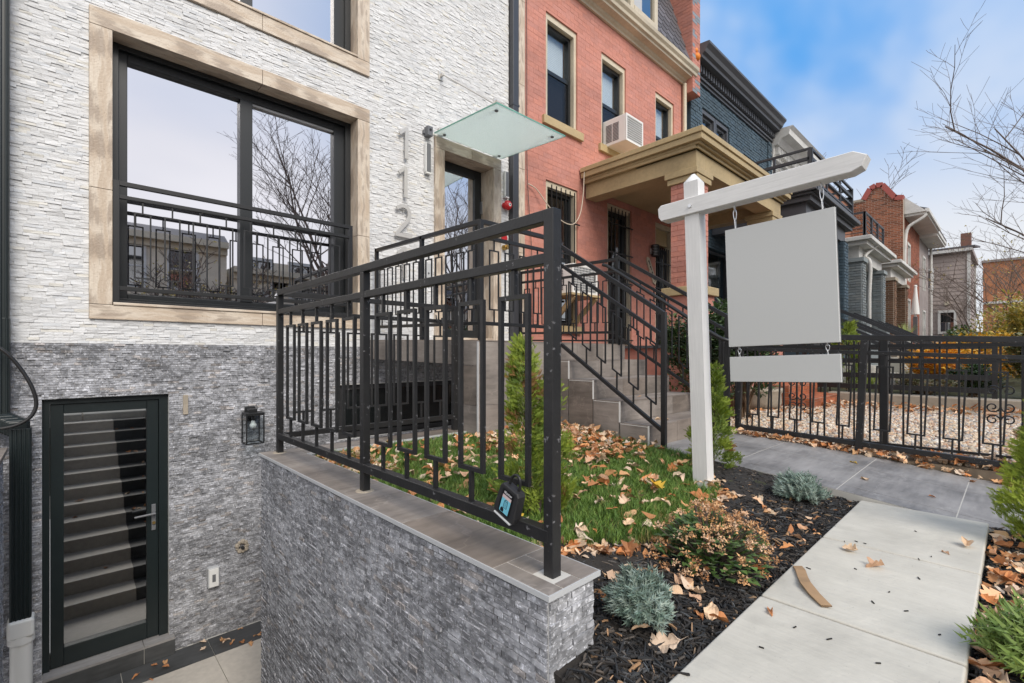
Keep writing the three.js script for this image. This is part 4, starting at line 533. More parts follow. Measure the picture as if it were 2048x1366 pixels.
  for (const [x, nm] of [[6.40, 'a'], [9.38, 'b']]) {
    part(p, 'pillar_core', B(x + 0.008, x + 0.382, 0.3, 3.2, 1.528, 1.902), m.brickRb);
    for (const [o, u, n] of [[V(x + 0.008, 1.72, 1.902), X_, Z_], [V(x + 0.008, 1.72, 1.528), Z_, V(-1, 0, 0)], [V(x + 0.382, 1.72, 1.902), V(0, 0, -1), X_]]) masonry(p, 'brick', m.brickR, o, u, Y_, n, 0.374, 1.48, [], { ...brick, col: vcol(0.92, 1.06), own: 30 });
    part(p, 'capital', new MB().rbox(x - 0.03, x + 0.42, 3.2, 3.28, 1.49, 1.94, 0.006).rbox(x - 0.06, x + 0.45, 3.28, 3.369, 1.46, 1.955, 0.01).geo(), m.tanL);
    part(p, 'pedestal_cap', RB(x - 0.1, x + 0.49, 1.60, 1.72, 1.43, 2.02, 0.01), m.tanL); part(p, 'pedestal', B(x - 0.05, x + 0.44, -0.3, 1.6, 1.48, 1.97), m.brickRb);
  }
  part(p, 'deck', B(6.3, 9.93, -0.3, 0.86, 0.02, 1.9), m.brickRb); part(p, 'deck_board', B(6.25, 9.95, 0.86, 0.9, 0.02, 1.95), m.charc);
  const st = part(p, 'step', B(8.35, 9.9, -0.3, 0.09, 1.98, 2.85), m.mortar); part(p, 'step', B(8.35, 9.9, 0.09, 0.27, 1.98, 2.5), m.mortar);
  for (const [o, u, vv, n, W, H] of [[V(8.35, -0.1, 1.98), Z_, Y_, V(-1, 0, 0), 0.87, 0.19], [V(8.35, 0.09, 1.98), Z_, Y_, V(-1, 0, 0), 0.52, 0.18], [V(8.35, -0.1, 2.85), X_, Y_, Z_, 1.55, 0.19], [V(8.35, 0.09, 2.5), X_, Y_, Z_, 1.55, 0.18], [V(8.35, 0.09, 2.85), X_, V(0, 0, -1), Y_, 1.55, 0.35], [V(8.35, 0.27, 2.5), X_, V(0, 0, -1), Y_, 1.55, 0.52]]) masonry(st, 'brick', m.brickO, o, u, vv, n, W, H, [], { ...brick, own: 40, col: () => { const k = rr(0.75, 1.25); return [0.52 * k, 0.165 * k, 0.075 * k]; } });
  // door lamp, number plaque, wires
  const l = thing('porch_lamp', 'ribbed dark round wall lamp beside the door with bars', 'lamp'); const lb = new MB(); for (let i = 0; i < 8; i++) lb.cyl(V(8.48, 2.70 + i * 0.03, 0.09), V(8.48, 2.715 + i * 0.03, 0.09), 0.075, 0.075, 16); part(l, 'ribs', lb.geo(), m.ironS); part(l, 'core', new MB().cyl(V(8.48, 2.7, 0.09), V(8.48, 2.93, 0.09), 0.05, 0.05, 12).box(8.45, 8.51, 2.76, 2.87, 0, 0.06).geo(), m.ltgrey);
  const q = thing('number_plaque', 'cream pointed plaque reading 1119 slanting down beside the porch door', 'plaque'); const ps = new THREE.Shape([[-0.06, 0.24], [0, 0.3], [0.06, 0.24], [0.06, -0.24], [0, -0.3], [-0.06, -0.24]].map(a => new THREE.Vector2(...a))); const pg = boxUV(flat(new THREE.ExtrudeGeometry(ps, { depth: 0.02, bevelEnabled: false }))); const po = part(q, 'board', pg, m.cream); q.position.set(8.46, 2.42, 0.006); q.rotation.z = 0.55;
  ['1', '1', '1', '9'].forEach((c, i) => { const g = new TextGeometry(c, { font, size: 0.095, depth: 0.006, curveSegments: 4, bevelEnabled: false }); g.translate(-0.035, 0.13 - i * 0.12, 0.02); part(q, 'digit', boxUV(flat(g)), m.dark); });
  solo('white_cable', 'thin pale cable sagging from the porch roof across the red brick', 'cable', new MB().tube([V(4.98, 3.28, 0.03), V(5.12, 3.24, 0.05), V(5.35, 3.02, 0.10), V(5.62, 2.83, 0.14), V(5.88, 2.83, 0.14), V(6.08, 3.02, 0.12), V(6.2, 3.42, 0.10), V(6.22, 3.72, 0.10), V(6.24, 3.82, 0.1)], 0.008, 5, 50).geo(), m.cordW);
  solo('brown_cable', 'thin brown cable running down the red brick beside the travertine strip', 'cable', new MB().tube([V(4.95, 7.2, 0.03), V(4.96, 5, 0.03), V(4.97, 3.4, 0.03), V(5.06, 2.3, 0.03), V(5.1, 1.2, 0.03)], 0.006, 5, 30).geo(), m.twig);
  const fo = solo('pumpkin_light', 'small bright orange ornament hanging under the dark blue cornice end', 'ornament', new MB().add(new THREE.SphereGeometry(0.09, 10, 8), new THREE.Matrix4().setPosition(10.0, 7.22, 0.2)).add(new THREE.SphereGeometry(0.06, 8, 6), new THREE.Matrix4().setPosition(9.96, 7.34, 0.2)).geo(), M([0.75, 0.22, 0.02], 0.6));
}
// ================= dark blue brick house =================
{
  const h = thing('blue_brick_rowhouse', 'dark blue painted brick row house with charcoal dentil cornice', 'house'), X0 = 10.14, W = 5.01;
  const ho = [[10.70, 12.22, 4.9, 6.47], [13.15, 14.2, 4.75, 6.1], [10.9, 12.4, 1.0, 3.3], [13.0, 14.0, 0.9, 3.2]];
  part(h, 'wall', wallSlab(X0, X0 + W, -0.5, 7.1, -0.004, 0.35, ho), m.brickBb);
  masonry(h, 'brick', m.brickB, V(X0, -0.08, -0.004), X_, Y_, Z_, W, 7.1, ho.map(([a, b, c, d]) => [a - X0, b - X0, c + 0.08, d + 0.08]), { ...brick, j: 0.014, d0: 0.010, d1: 0.02, col: vcol(0.85, 1.12), own: 300 });
  for (const [a, b] of [[10.72, 11.45], [11.47, 12.2]]) { casing(h, a, b, 4.92, 6.46, -0.02, -0.12, m.charc); sash(h, a + 0.06, b - 0.06, 4.94, 6.37, -0.08, { frame: m.charc }); }
  casing(h, 13.17, 14.18, 4.76, 6.09, -0.02, -0.12, m.charcD); sash(h, 13.23, 14.12, 4.78, 6.0, -0.1, { blind: false, lower: m.glassB });
  sash(h, 10.92, 12.38, 1.02, 3.28, -0.1, { blind: false, frame: m.charcD }); part(h, 'front_door', B(13.02, 13.98, 0.9, 3.18, -0.15, -0.1), m.dark);
  part(h, 'frieze', new MB().box(X0, X0 + W, 7.0, 7.05, 0.008, 0.09).box(X0, X0 + W, 6.94, 7.0, 0.008, 0.05).geo(), m.charc);
  for (let i = 0; i < 38; i++) part(h, 'dentil', B(X0 + 0.06 + i * 0.131, X0 + 0.115 + i * 0.131, 7.08, 7.24, 0.0, 0.15), m.charc);
  part(h, 'frieze_back', B(X0, X0 + W, 7.06, 7.26, 0.0, 0.045), m.charc); room(h, X0 + 0.03, X0 + W - 0.05, 0.6, 7.0, -4, -0.356);
  part(h, 'cornice', boxUV(mould(X0 - 0.02, X0 + W, 7.24, 0, [[0, 0], [0.27, 0.02], [0.28, 0.08], [0.34, 0.11], [0.37, 0.18], [0.44, 0.25], [0.44, 0.30], [0, 0.34]]).geo()), m.charc);
  part(h, 'party_wall', new MB().box(X0 + W - 0.3, X0 + W, 7.1, 8.1, -1.6, -0.5).box(X0 + W - 0.36, X0 + W + 0.06, 8.1, 8.22, -1.65, -0.45).geo(), m.charc);
  masonry(h, 'end_brick', m.brickB, V(X0 + W - 0.28, 5.9, 0.006), X_, Y_, Z_, 0.28, 1.2, [], { ...brick, d0: 0.03, d1: 0.06, col: vcol(0.85, 1.1), own: 40 });
  const p = thing('blue_house_porch', 'charcoal porch with roof deck railing in front of the dark blue house', 'porch');
  part(p, 'roof', B(10.95, 14.75, 4.02, 4.1, 0.02, 2.15), m.charc); part(p, 'gutter', new MB().rbox(10.88, 14.82, 4.06, 4.17, 2.12, 2.25, 0.02).rbox(10.86, 10.98, 4.06, 4.17, 0.05, 2.25, 0.02).geo(), m.charc);
  part(p, 'soffit', B(11.05, 14.68, 3.92, 4.018, 0.02, 2.1), m.charc); part(p, 'beam', new MB().box(11.2, 14.5, 3.6, 3.92, 1.7, 1.98).box(11.2, 11.48, 3.6, 3.92, 0.02, 1.7).box(14.22, 14.5, 3.6, 3.92, 0.02, 1.7).geo(), m.charc);
  for (const x of [11.15, 14.1]) { part(p, 'pillar_core', B(x + 0.01, x + 0.42, 0.9, 3.6, 1.62, 2.03), m.brickBb); for (const [o, u, n] of [[V(x + 0.01, 0.9, 2.03), X_, Z_], [V(x + 0.01, 0.9, 1.62), Z_, V(-1, 0, 0)]]) masonry(p, 'brick', m.brickB, o, u, Y_, n, 0.41, 2.7, [], { ...brick, j: 0.016, d0: 0.012, d1: 0.022, col: vcol(0.9, 1.3), own: 30 }); part(p, 'pillar_base', new MB().prism([[-0.33, -1.2], [0.33, -1.2], [0.33, 0.0], [0.24, 0.22], [-0.24, 0.22], [-0.33, 0]], 0.66, new THREE.Matrix4().setPosition(x + 0.215, 1.0, 1.5)).geo(), m.charcD); }
  part(p, 'deck', B(10.95, 14.9, -0.3, 0.85, 0.02, 2.15), m.brickBb);
  const q = { mat: m.charcD, rails: [[0.86, 0.045, 'top_rail'], [0.66, 0.06], [0.46, 0.04], [0.27, 0.04], [0.08, 0.04]], posts: [[0, 0, 0.88, 0.06], [0.33, 0, 0.88, 0.04], [0.66, 0, 0.88, 0.04], [1, 0, 0.88, 0.06]] };
  const r = new THREE.Group(); r.name = 'deck_railing'; p.add(r); railing(r, V(11.05, 4.1, 0.15), V(11.05, 4.1, 2.08), q); railing(r, V(11.09, 4.1, 2.1), V(14.6, 4.1, 2.1), q); railing(r, V(14.62, 4.1, 2.06), V(14.62, 4.1, 0.15), q);
  // long steps down to the street with flat rails
  const s = thing('blue_house_steps', 'grey steps with flat black stair rails going down from the blue porch', 'steps'); for (let k = 0; k < 5; k++) part(s, 'step', B(13.0, 14.5, -0.2, 0.85 - 0.17 * (k + 1), 2.16 + 0.3 * k, 2.46 + 0.3 * k), m.conc);
  for (const x of [12.95, 14.5]) for (const y of [0.95, 0.75, 0.55]) part(s, 'stair_rail', new MB().bar(V(x, 0.85 + y, 2.16), V(x, y, 3.75), 0.04, 0.07).geo(), m.charcD); for (const x of [12.95, 14.5]) part(s, 'post', B(x - 0.03, x + 0.03, -0.1, 1.0, 3.72, 3.78), m.charcD);
}
// ================= pale brick house, brown house, brick house with stepped gable =================
{
  const h = thing('pale_brick_rowhouse', 'pale grey brick row house with white cornice', 'house'), X0 = 15.16, W = 5.04, ho = [[16.2, 17.1, 4.9, 6.4], [18.2, 19.1, 4.9, 6.4]];
  part(h, 'wall', wallSlab(X0, X0 + W, -0.5, 7.2, -0.004, 0.35, ho), m.brickGb); masonry(h, 'brick', m.brickW, V(X0, 3.2, -0.004), X_, Y_, Z_, W, 3.9, ho.map(([a, b, c, d]) => [a - X0, b - X0, c - 3.2, d - 3.2]), { ...brick, j: 0.014, own: 0, col: vcol(0.85, 1.1) });
  for (const [a, b, c, d] of ho) sash(h, a, b, c, d, -0.06, { frame: m.whiteP }); room(h, X0 + 0.03, X0 + W - 0.05, 0.6, 7.0, -4, -0.356);
  part(h, 'cornice', boxUV(mould(X0, X0 + W, 6.55, 0, [[0, 0], [0.08, 0.02], [0.1, 0.34], [0.2, 0.36], [0.3, 0.5], [0.5, 0.56], [0.52, 0.7], [0.6, 0.78], [0, 0.8]]).geo()), m.whiteP); for (let i = 0; i < 36; i++) part(h, 'dentil', B(X0 + 0.1 + i * 0.137, X0 + 0.16 + i * 0.137, 6.66, 6.86, 0.08, 0.2), m.whiteP);
  const fl = thing('flood_light', 'small white flood light high on the pale brick front', 'light'); part(fl, 'lamp_head', new MB().cyl(V(15.75, 6.2, 0.1), V(15.85, 6.1, 0.25), 0.05, 0.08).geo(), m.pvc); part(fl, 'base', B(15.7, 15.8, 6.15, 6.27, 0, 0.06), m.pvc);
  const porch = (nm, lab, x0, x1, y0, zf, cols, colMat, coreMat, colc) => {
    const p = thing(nm, lab, 'porch'); part(p, 'roof', B(x0, x1, y0 + 0.1, y0 + 0.16, 0.02, zf), m.whiteP); part(p, 'gutter', new MB().rbox(x0 - 0.06, x1 + 0.06, y0 + 0.1, y0 + 0.22, zf - 0.02, zf + 0.1, 0.02).rbox(x0 - 0.07, x0 + 0.04, y0 + 0.1, y0 + 0.22, 0.05, zf + 0.1, 0.02).geo(), m.whiteP);
    part(p, 'soffit', B(x0 + 0.05, x1 - 0.05, y0, y0 + 0.1, 0.02, zf - 0.02), m.whiteP); part(p, 'beam', new MB().box(x0 + 0.3, x1 - 0.3, y0 - 0.35, y0, zf - 0.5, zf - 0.25).box(x0 + 0.3, x0 + 0.55, y0 - 0.35, y0, 0.02, zf - 0.5).geo(), m.whiteP);
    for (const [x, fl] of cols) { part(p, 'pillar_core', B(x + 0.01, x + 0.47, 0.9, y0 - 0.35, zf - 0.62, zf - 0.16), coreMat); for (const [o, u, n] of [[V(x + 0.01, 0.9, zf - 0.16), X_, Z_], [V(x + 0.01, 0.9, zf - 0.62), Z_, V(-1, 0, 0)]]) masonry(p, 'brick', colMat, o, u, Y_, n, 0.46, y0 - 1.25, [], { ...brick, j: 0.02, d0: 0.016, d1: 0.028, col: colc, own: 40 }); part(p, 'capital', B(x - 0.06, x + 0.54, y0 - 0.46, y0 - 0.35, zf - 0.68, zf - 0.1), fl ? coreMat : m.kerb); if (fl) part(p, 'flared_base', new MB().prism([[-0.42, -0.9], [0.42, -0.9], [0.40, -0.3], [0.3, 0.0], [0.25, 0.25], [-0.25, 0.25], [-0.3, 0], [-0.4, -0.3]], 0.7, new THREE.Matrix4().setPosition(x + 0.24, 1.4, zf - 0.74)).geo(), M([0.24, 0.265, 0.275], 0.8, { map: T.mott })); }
    part(p, 'deck', B(x0 + 0.2, x1, -0.3, 0.9, 0.02, zf - 0.05), coreMat); return p;
  };
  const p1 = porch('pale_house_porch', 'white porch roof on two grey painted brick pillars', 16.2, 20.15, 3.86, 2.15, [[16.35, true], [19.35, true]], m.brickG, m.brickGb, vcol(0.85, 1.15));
  const gd = thing('white_gutter_pipe', 'white downspout bending in to the nearer grey brick pillar', 'downspout'); part(gd, 'pipe', new MB().tube([V(17.35, 3.98, 2.2), V(17.3, 3.9, 2.1), V(17.0, 3.62, 1.95), V(16.95, 3.5, 2.06), V(16.95, 2.4, 2.06), V(16.95, 0.3, 2.06)], 0.05, 8, 60).geo(), m.whiteP);
  const h2 = thing('brown_brick_rowhouse', 'brown brick row house with terrace railing behind the grey pillared porch', 'house'); part(h2, 'wall', wallSlab(20.22, 25.18, -0.5, 7.25, 0, 0.35, [[21.2, 22.1, 4.8, 6.2]]), m.brickO ? M([0.30, 0.14, 0.09], 0.85, { map: T.mott }) : 0); sash(h2, 21.2, 22.1, 4.8, 6.2, -0.06, { frame: m.whiteP }); room(h2, 20.3, 25.1, 0.6, 7.1, -4, -0.36); part(h2, 'wall_cap', B(20.2, 25.18, 7.25, 7.36, -0.4, 0.06), m.charc);
  const p2 = porch('brown_house_porch', 'white porch roof on brown brick pillars', 21.25, 25.1, 3.88, 2.15, [[21.5, false], [24.2, false]], m.brickO, m.mortar, () => { const k = rr(0.7, 1.2); return [0.24 * k, 0.135 * k, 0.08 * k]; });
  const rl = thing('terrace_railing', 'dark terrace railing of thin horizontal rails standing on the white porch roof', 'railing'); const q = { mat: m.charcD, rails: [[0.95, 0.05, 'top_rail'], ...[0.1, 0.23, 0.36, 0.49, 0.62, 0.75].map(h => [h, 0.018])], posts: [0, 0.33, 0.66, 1].map(t => [t, 0, 0.97, 0.06]) }; railing(rl, V(17.3, 4.05, 1.9), V(20.1, 4.05, 1.9), q); railing(rl, V(17.3, 4.05, 0.1), V(17.3, 4.05, 1.88), q);
  // stair rails and planters in front
  const st = thing('far_steps', 'pale steps with thin black rails below the grey pillared porch', 'steps'); for (let k = 0; k < 5; k++) part(st, 'step', B(18.0, 19.2, -0.2, 0.85 - 0.17 * (k + 1), 2.12 + 0.3 * k, 2.42 + 0.3 * k), m.conc); for (const x of [18.0, 19.2]) for (const y of [0.9, 0.7]) part(st, 'stair_rail', new MB().bar(V(x, 0.9 + y, 2.1), V(x, y, 3.7), 0.03, 0.035).geo(), m.charcD);
  const pot = thing('potted_yucca', 'spiky pale green plant in a white pot on the far porch steps', 'plant', [22.0, 1.0, 2.25]); part(pot, 'pot', new MB().add(new THREE.LatheGeometry([[0.001, 0], [0.16, 0], [0.26, 0.42], [0.28, 0.46], [0.24, 0.46], [0.2, 0.4], [0.001, 0.4]].map(p => new THREE.Vector2(...p)), 16)).geo(), m.pvc); const yb = new MB(); for (let i = 0; i < 46; i++) { const a = rr(0, 6.28), e = rr(0.25, 1.5), L = rr(0.4, 0.62); yb.add(new THREE.ConeGeometry(0.018, L, 3), new THREE.Matrix4().makeRotationFromEuler(new THREE.Euler(0, a, (1.57 - e) * 0.7)).setPosition(-Math.sin((1.57 - e) * 0.7) * Math.cos(a) * L / 2, 0.4 + Math.cos((1.57 - e) * 0.7) * L / 2, Math.sin((1.57 - e) * 0.7) * Math.sin(a) * L / 2)); } part(pot, 'leaves', yb.geo(), M([0.30, 0.36, 0.12], 0.7)); part(pot, 'pedestal', B(-0.25, 0.25, -1.1, 0, -0.25, 0.25), m.kerb);
  // brick house with shaped parapet on its side wall
  const h3 = thing('gabled_brick_house', 'orange brown brick house with a shaped side parapet and red coping', 'house');
  const prof = [[-4, 7.47], [-0.03, 7.47], [0.46, 7.42], [0.69, 7.84], [0.88, 7.93], [1.11, 7.9], [1.53, 7.26], [1.79, 7.2], [1.8, -0.5], [-4, -0.5]];
  const sm = new THREE.Matrix4().makeBasis(V(0, 0, 1), V(0, 1, 0), V(-1, 0, 0)); sm.setPosition(25.5, 0, 0); part(h3, 'side_wall', new MB().prism(prof, 0.28, sm).geo(), m.mortar);
  { const hz = prof.slice(0, 8), top = z => { for (let i = 0; i < 7; i++) if (z >= hz[i][0] && z <= hz[i + 1][0]) return mix(hz[i][1], hz[i + 1][1], (z - hz[i][0]) / (hz[i + 1][0] - hz[i][0])); return 7; }; const holes = []; for (let z = -1.2; z < 1.8; z += 0.108) holes.push([z + 1.2, z + 1.308, Math.min(top(z), top(Math.min(1.79, z + 0.108))) - 0.9, 20]); masonry(h3, 'brick', m.brickO, V(25.22, 0.9, -1.2), Z_, Y_, V(-1, 0, 0), 2.99, 7.1, holes, { ...brick, j: 0.014, own: 300, col: c => { const k = rr(0.55, 1.25), g = c.y > 6.9 && rnd() < 0.5 ? 0.7 : 1; return [0.38 * k * g, 0.145 * k * g, 0.075 * k * g]; } }); }
  { const b = new MB(); for (let i = 2; i < 7; i++) b.bar(V(25.36, prof[i][1] + 0.05, prof[i][0]), V(25.36, prof[i + 1][1] + 0.05, prof[i + 1][0]), 0.44, 0.2); part(h3, 'coping', b.geo(), m.copper); part(h3, 'flat_coping', new MB().bar(V(25.36, 7.5, -3), V(25.36, 7.46, 0.45), 0.4, 0.1).geo(), m.kerb); }
  const ho3 = [[26.3, 27.2, 4.0, 5.6], [26.3, 27.2, 1.6, 3.2]]; part(h3, 'front_wall', wallSlab(25.5, 30, -0.5, 7, 1.79, 0.3, ho3), m.mortar); masonry(h3, 'brick', m.brickO, V(25.5, -0.08, 1.79), X_, Y_, Z_, 4.5, 7.0, ho3.map(([a, b, c, d]) => [a - 25.5, b - 25.5, c + 0.08, d + 0.08]), { ...brick, own: 0, col: () => { const k = rr(0.7, 1.15); return [0.36 * k, 0.12 * k, 0.065 * k]; } }); for (const [a, b, c, d] of ho3) { casing(h3, a, b, c, d, 1.80, 1.7, m.whiteP); sash(h3, a + 0.06, b - 0.06, c + 0.05, d - 0.09, 1.74, { frame: m.whiteP }); }
  room(h3, 25.55, 29.9, 0.6, 6.9, -2.5, 1.48); part(h3, 'eave', new MB().box(25.5, 29.9, 6.5, 6.62, 1.8, 2.5).rbox(25.48, 29.9, 6.56, 6.72, 2.44, 2.58, 0.02).geo(), m.whiteP); part(h3, 'eave_end', new MB().prism([[0, 0], [0.7, 0], [0, 0.7]], 0.1, new THREE.Matrix4().makeBasis(V(0, 0, 1), V(0, 1, 0), V(-1, 0, 0)).setPosition(25.5, 6.6, 1.8)).geo(), m.whiteP); part(h3, 'roof_slope', new MB().bar(V(27.7, 6.68, 2.55), V(27.7, 7.5, 0.6), 4.4, 0.08).geo(), m.slate);
  part(h3, 'gutter_pipe', new MB().tube([V(25.55, 6.5, 2.5), V(25.52, 6.35, 2.35), V(25.5, 6.1, 1.95), V(25.5, 5.9, 1.86), V(25.5, 0, 1.86)], 0.06, 8, 40).geo(), m.whiteP);
  const h4 = thing('mauve_rowhouse', 'mauve stucco row house with white trimmed windows and deep eave', 'house'); const ho4 = [[31, 31.9, 4.0, 5.7], [31, 31.9, 1.4, 3.0]]; part(h4, 'wall', wallSlab(30, 33.6, -0.5, 6.6, 1.79, 6, ho4), m.mauveD); for (const [a, b, c, d] of ho4) { casing(h4, a, b, c, d, 1.84, 1.7, m.whiteP); sash(h4, a + 0.06, b - 0.06, c + 0.05, d - 0.09, 1.76, { frame: m.whiteP }); } part(h4, 'eave', new MB().box(30, 33.6, 6.4, 6.5, 1.8, 2.45).box(30, 33.7, 6.5, 6.64, -4, 2.5).geo(), m.whiteP); part(h4, 'gutter_pipe', new MB().cyl(V(33.5, 0, 1.9), V(33.5, 6.4, 1.9), 0.06).geo(), m.whiteP); part(h4, 'roof', new MB().bar(V(31.8, 6.68, 2.5), V(31.8, 7.5, 0.4), 3.6, 0.08).geo(), m.slate);
  const um = thing('closed_parasol', 'folded white parasol standing in front of the far brick house', 'parasol', [26.6, 0, 2.02]); part(um, 'canopy', new MB().cyl(V(0, 2.5, 0), V(0, 3.7, 0), 0.15, 0.05, 10).add(new THREE.SphereGeometry(0.07, 8, 6), new THREE.Matrix4().setPosition(0, 3.7, 0)).geo(), m.pvc); part(um, 'pole', new MB().cyl(V(0, 0, 0), V(0, 2.7, 0), 0.04).geo(), m.pvc); part(um, 'tie', B(-0.07, 0.07, 1.6, 2.4, -0.07, 0.07), m.grey2);
  // clapboard house
  const s = thing('clapboard_house', 'mauve clapboard house with white corner board, white framed windows and brick chimney', 'house'); part(s, 'wall', new MB().box(38.05, 44, -0.5, 6.75, -5, 3.1).geo(), m.mauve);
  for (let i = 0; i < 27; i++) { const y = 0.0 + i * 0.25; part(s, 'clapboard', new MB().prism([[0, 0], [0.035, 0], [0.008, 0.25], [0, 0.25]], 8.1, new THREE.Matrix4().makeBasis(V(-1, 0, 0), V(0, 1, 0), V(0, 0, -1)).setPosition(38.05, y, 3.1)).geo(), m.mauve); part(s, 'clapboard', new MB().prism([[0, 0], [0.035, 0], [0.008, 0.25], [0, 0.25]], 5.9, new THREE.Matrix4().makeBasis(V(0, 0, 1), V(0, 1, 0), V(-1, 0, 0)).setPosition(44, y, 3.1)).geo(), m.mauveD); }
  part(s, 'corner_board', B(37.97, 38.1, -0.5, 6.75, 3.06, 3.2), m.whiteP); part(s, 'corner_board', B(43.95, 44.1, -0.5, 7.3, 3.06, 3.2), m.whiteP); part(s, 'fascia', new MB().box(37.7, 44.1, 6.7, 6.95, -5, 3.3).geo(), m.mauveD); part(s, 'gutter', B(37.6, 37.78, 6.74, 6.9, -5, 3.3), m.whiteP); part(s, 'roof', new MB().bar(V(37.65, 6.98, -0.8), V(44, 7.9, -0.8), 8.4, 0.1).geo(), m.slate);
  for (const [y0, y1, z0, z1] of [[4.65, 5.95, 1.12, 1.62], [2.0, 3.4, 1.8, 2.62]]) { const w = part(s, 'window', new MB().box(37.93, 38.04, y0, y1, z0, z0 + 0.12).box(37.93, 38.04, y0, y1, z1 - 0.12, z1).box(37.93, 38.04, y1 - 0.14, y1, z0 + 0.12, z1 - 0.12).box(37.93, 38.04, y0, y0 + 0.14, z0 + 0.12, z1 - 0.12).geo(), m.whiteP); for (let i = 0; i < 4; i++) for (let j = 0; j < 2; j++) part(w, 'pane', B(37.98, 38.0, mix(y0 + 0.14, y1 - 0.14, j / 2) + 0.02, mix(y0 + 0.14, y1 - 0.14, (j + 1) / 2) - 0.02, mix(z0 + 0.12, z1 - 0.12, i / 4) + 0.01, mix(z0 + 0.12, z1 - 0.12, (i + 1) / 4) - 0.01), j ? m.glassD : m.glassB); }
  part(s, 'chimney', B(39.5, 40.3, 6.8, 8.1, 2.7, 3.15), M([0.22, 0.11, 0.08], 0.9, { map: T.mott })); const wl = part(s, 'wall_lamp', B(37.9, 38.04, 3.7, 3.9, 2.1, 2.3), m.cream);
  const ob = thing('orange_brick_building', 'orange brick building with white string course behind the bare trees', 'building'); part(ob, 'wall', B(60, 72, -0.5, 9.0, 3.0, 16), m.orange); part(ob, 'string_course', B(59.9, 60, 5.3, 5.5, 2.95, 16), m.whiteP); part(ob, 'roof_edge', B(59.85, 72, 9.0, 9.2, 2.9, 16), m.mauveD); for (let i = 0; i < 3; i++) part(ob, 'window', B(59.93, 60.01, 1.2, 3.0, 4.2 + i * 2.6, 5.4 + i * 2.6), m.glassB);
  const bf = thing('board_fence', 'grey timber board fence in front of the clapboard house', 'fence'); for (let i = 0; i < 22; i++) part(bf, 'board', B(35.6, 35.63, 0, 2.0, 2.2 + i * 0.11, 2.3 + i * 0.11), m.mauveD);
}
// kerb wall and path beyond the gravel
{
  const k = thing('low_kerb_wall', 'low weathered concrete kerb wall behind the gravel yard', 'wall'); part(k, 'wall', RB(9.7, 10.05, -0.4, 0.12, 2.7, 7, 0.02), m.kerb); struct('neighbour_path', B(9.05, 9.7, -0.2, -0.045, 2.7, 7), m.kerb);
  const p = thing('round_planter', 'round weathered concrete planter beside the brick porch steps', 'planter', [7.75, -0.08, 2.25]); part(p, 'bowl', new MB().add(new THREE.LatheGeometry([[0.001, 0], [0.26, 0], [0.32, 0.12], [0.31, 0.26], [0.34, 0.29], [0.34, 0.34], [0.28, 0.34], [0.26, 0.26], [0.001, 0.24]].map(a => new THREE.Vector2(...a)), 28)).geo(), m.kerb);
}
// houses across the street (seen mirrored in the panes)
{
  const cr = M([0.76, 0.67, 0.53], 0.7, { map: T.mott });
  const far = (x0, x1, top, lab, mans) => { const h = thing('house_across', lab, 'house'); const ho = []; for (let x = x0 + 0.7; x < x1 - 1.1; x += 1.75) { ho.push([x, x + 0.85, 3.5, 5.0], [x, x + 0.85, 0.9, 2.6]); } const g = wallSlab(x0, x1, -0.4, top, 0.3, 0.3, ho); g.translate(0, 0, 18); part(h, 'wall', g, cr); part(h, 'rear', B(x0, x1, -0.4, top, 18.6, 24), cr); for (const [a, b, c, d] of ho) { const w = part(h, 'window', B(a, b, c, d, 18.1, 18.14), m.glassB); part(w, 'window_frame', new MB().box(a - 0.12, a, c - 0.1, d + 0.14, 17.94, 18.1).box(b, b + 0.12, c - 0.1, d + 0.14, 17.94, 18.1).box(a, b, d, d + 0.14, 17.94, 18.1).box(a, b, c - 0.1, c, 17.94, 18.1).box(a, b, (c + d) / 2 - 0.03, (c + d) / 2 + 0.03, 18.05, 18.1).geo(), m.whiteP); } part(h, 'cornice', new MB().box(x0, x1, top - 0.25, top, 17.6, 18).box(x0, x1, top - 0.5, top - 0.25, 17.85, 18).geo(), m.cream); if (mans) part(h, 'roof', new MB().prism([[0, 0], [0, 0.001], [-0.7, 0.42], [-3, 0.6], [-3, 0]], x1 - x0, new THREE.Matrix4().makeBasis(V(0, 0, -1), V(0, 1, 0), V(1, 0, 0)).setPosition(x0, top, 17.7)).geo(), m.slate); };
  far(-4.5, 5.2, 5.55, 'cream house with slate mansard roof across the street', true); far(5.4, 10.4, 4.6, 'lower cream house across the street', false); far(10.6, 20, 5.2, 'long cream house across the street beside the lower one', true);
}
// ================= plants =================
class Tri {       // raw triangles with colour
  constructor() { this.P = []; this.C = []; }
  t(a, b, c, k) { this.P.push(a.x, a.y, a.z, b.x, b.y, b.z, c.x, c.y, c.z); for (let i = 0; i < 3; i++) this.C.push(k[0], k[1], k[2]); }
  geo() { const g = new THREE.BufferGeometry(); g.setAttribute('position', new THREE.Float32BufferAttribute(this.P, 3)); g.setAttribute('color', new THREE.Float32BufferAttribute(this.C, 3)); g.computeVertexNormals(); return g; }
}
const dirv = (az, el) => V(Math.cos(el) * Math.cos(az), Math.sin(el), Math.cos(el) * Math.sin(az));
const jit = (c, a) => { const k = rr(1 - a, 1 + a), h = rr(-a, a) * 0.4; return [c[0] * k * (1 + h), c[1] * k, c[2] * k * (1 - h)]; };
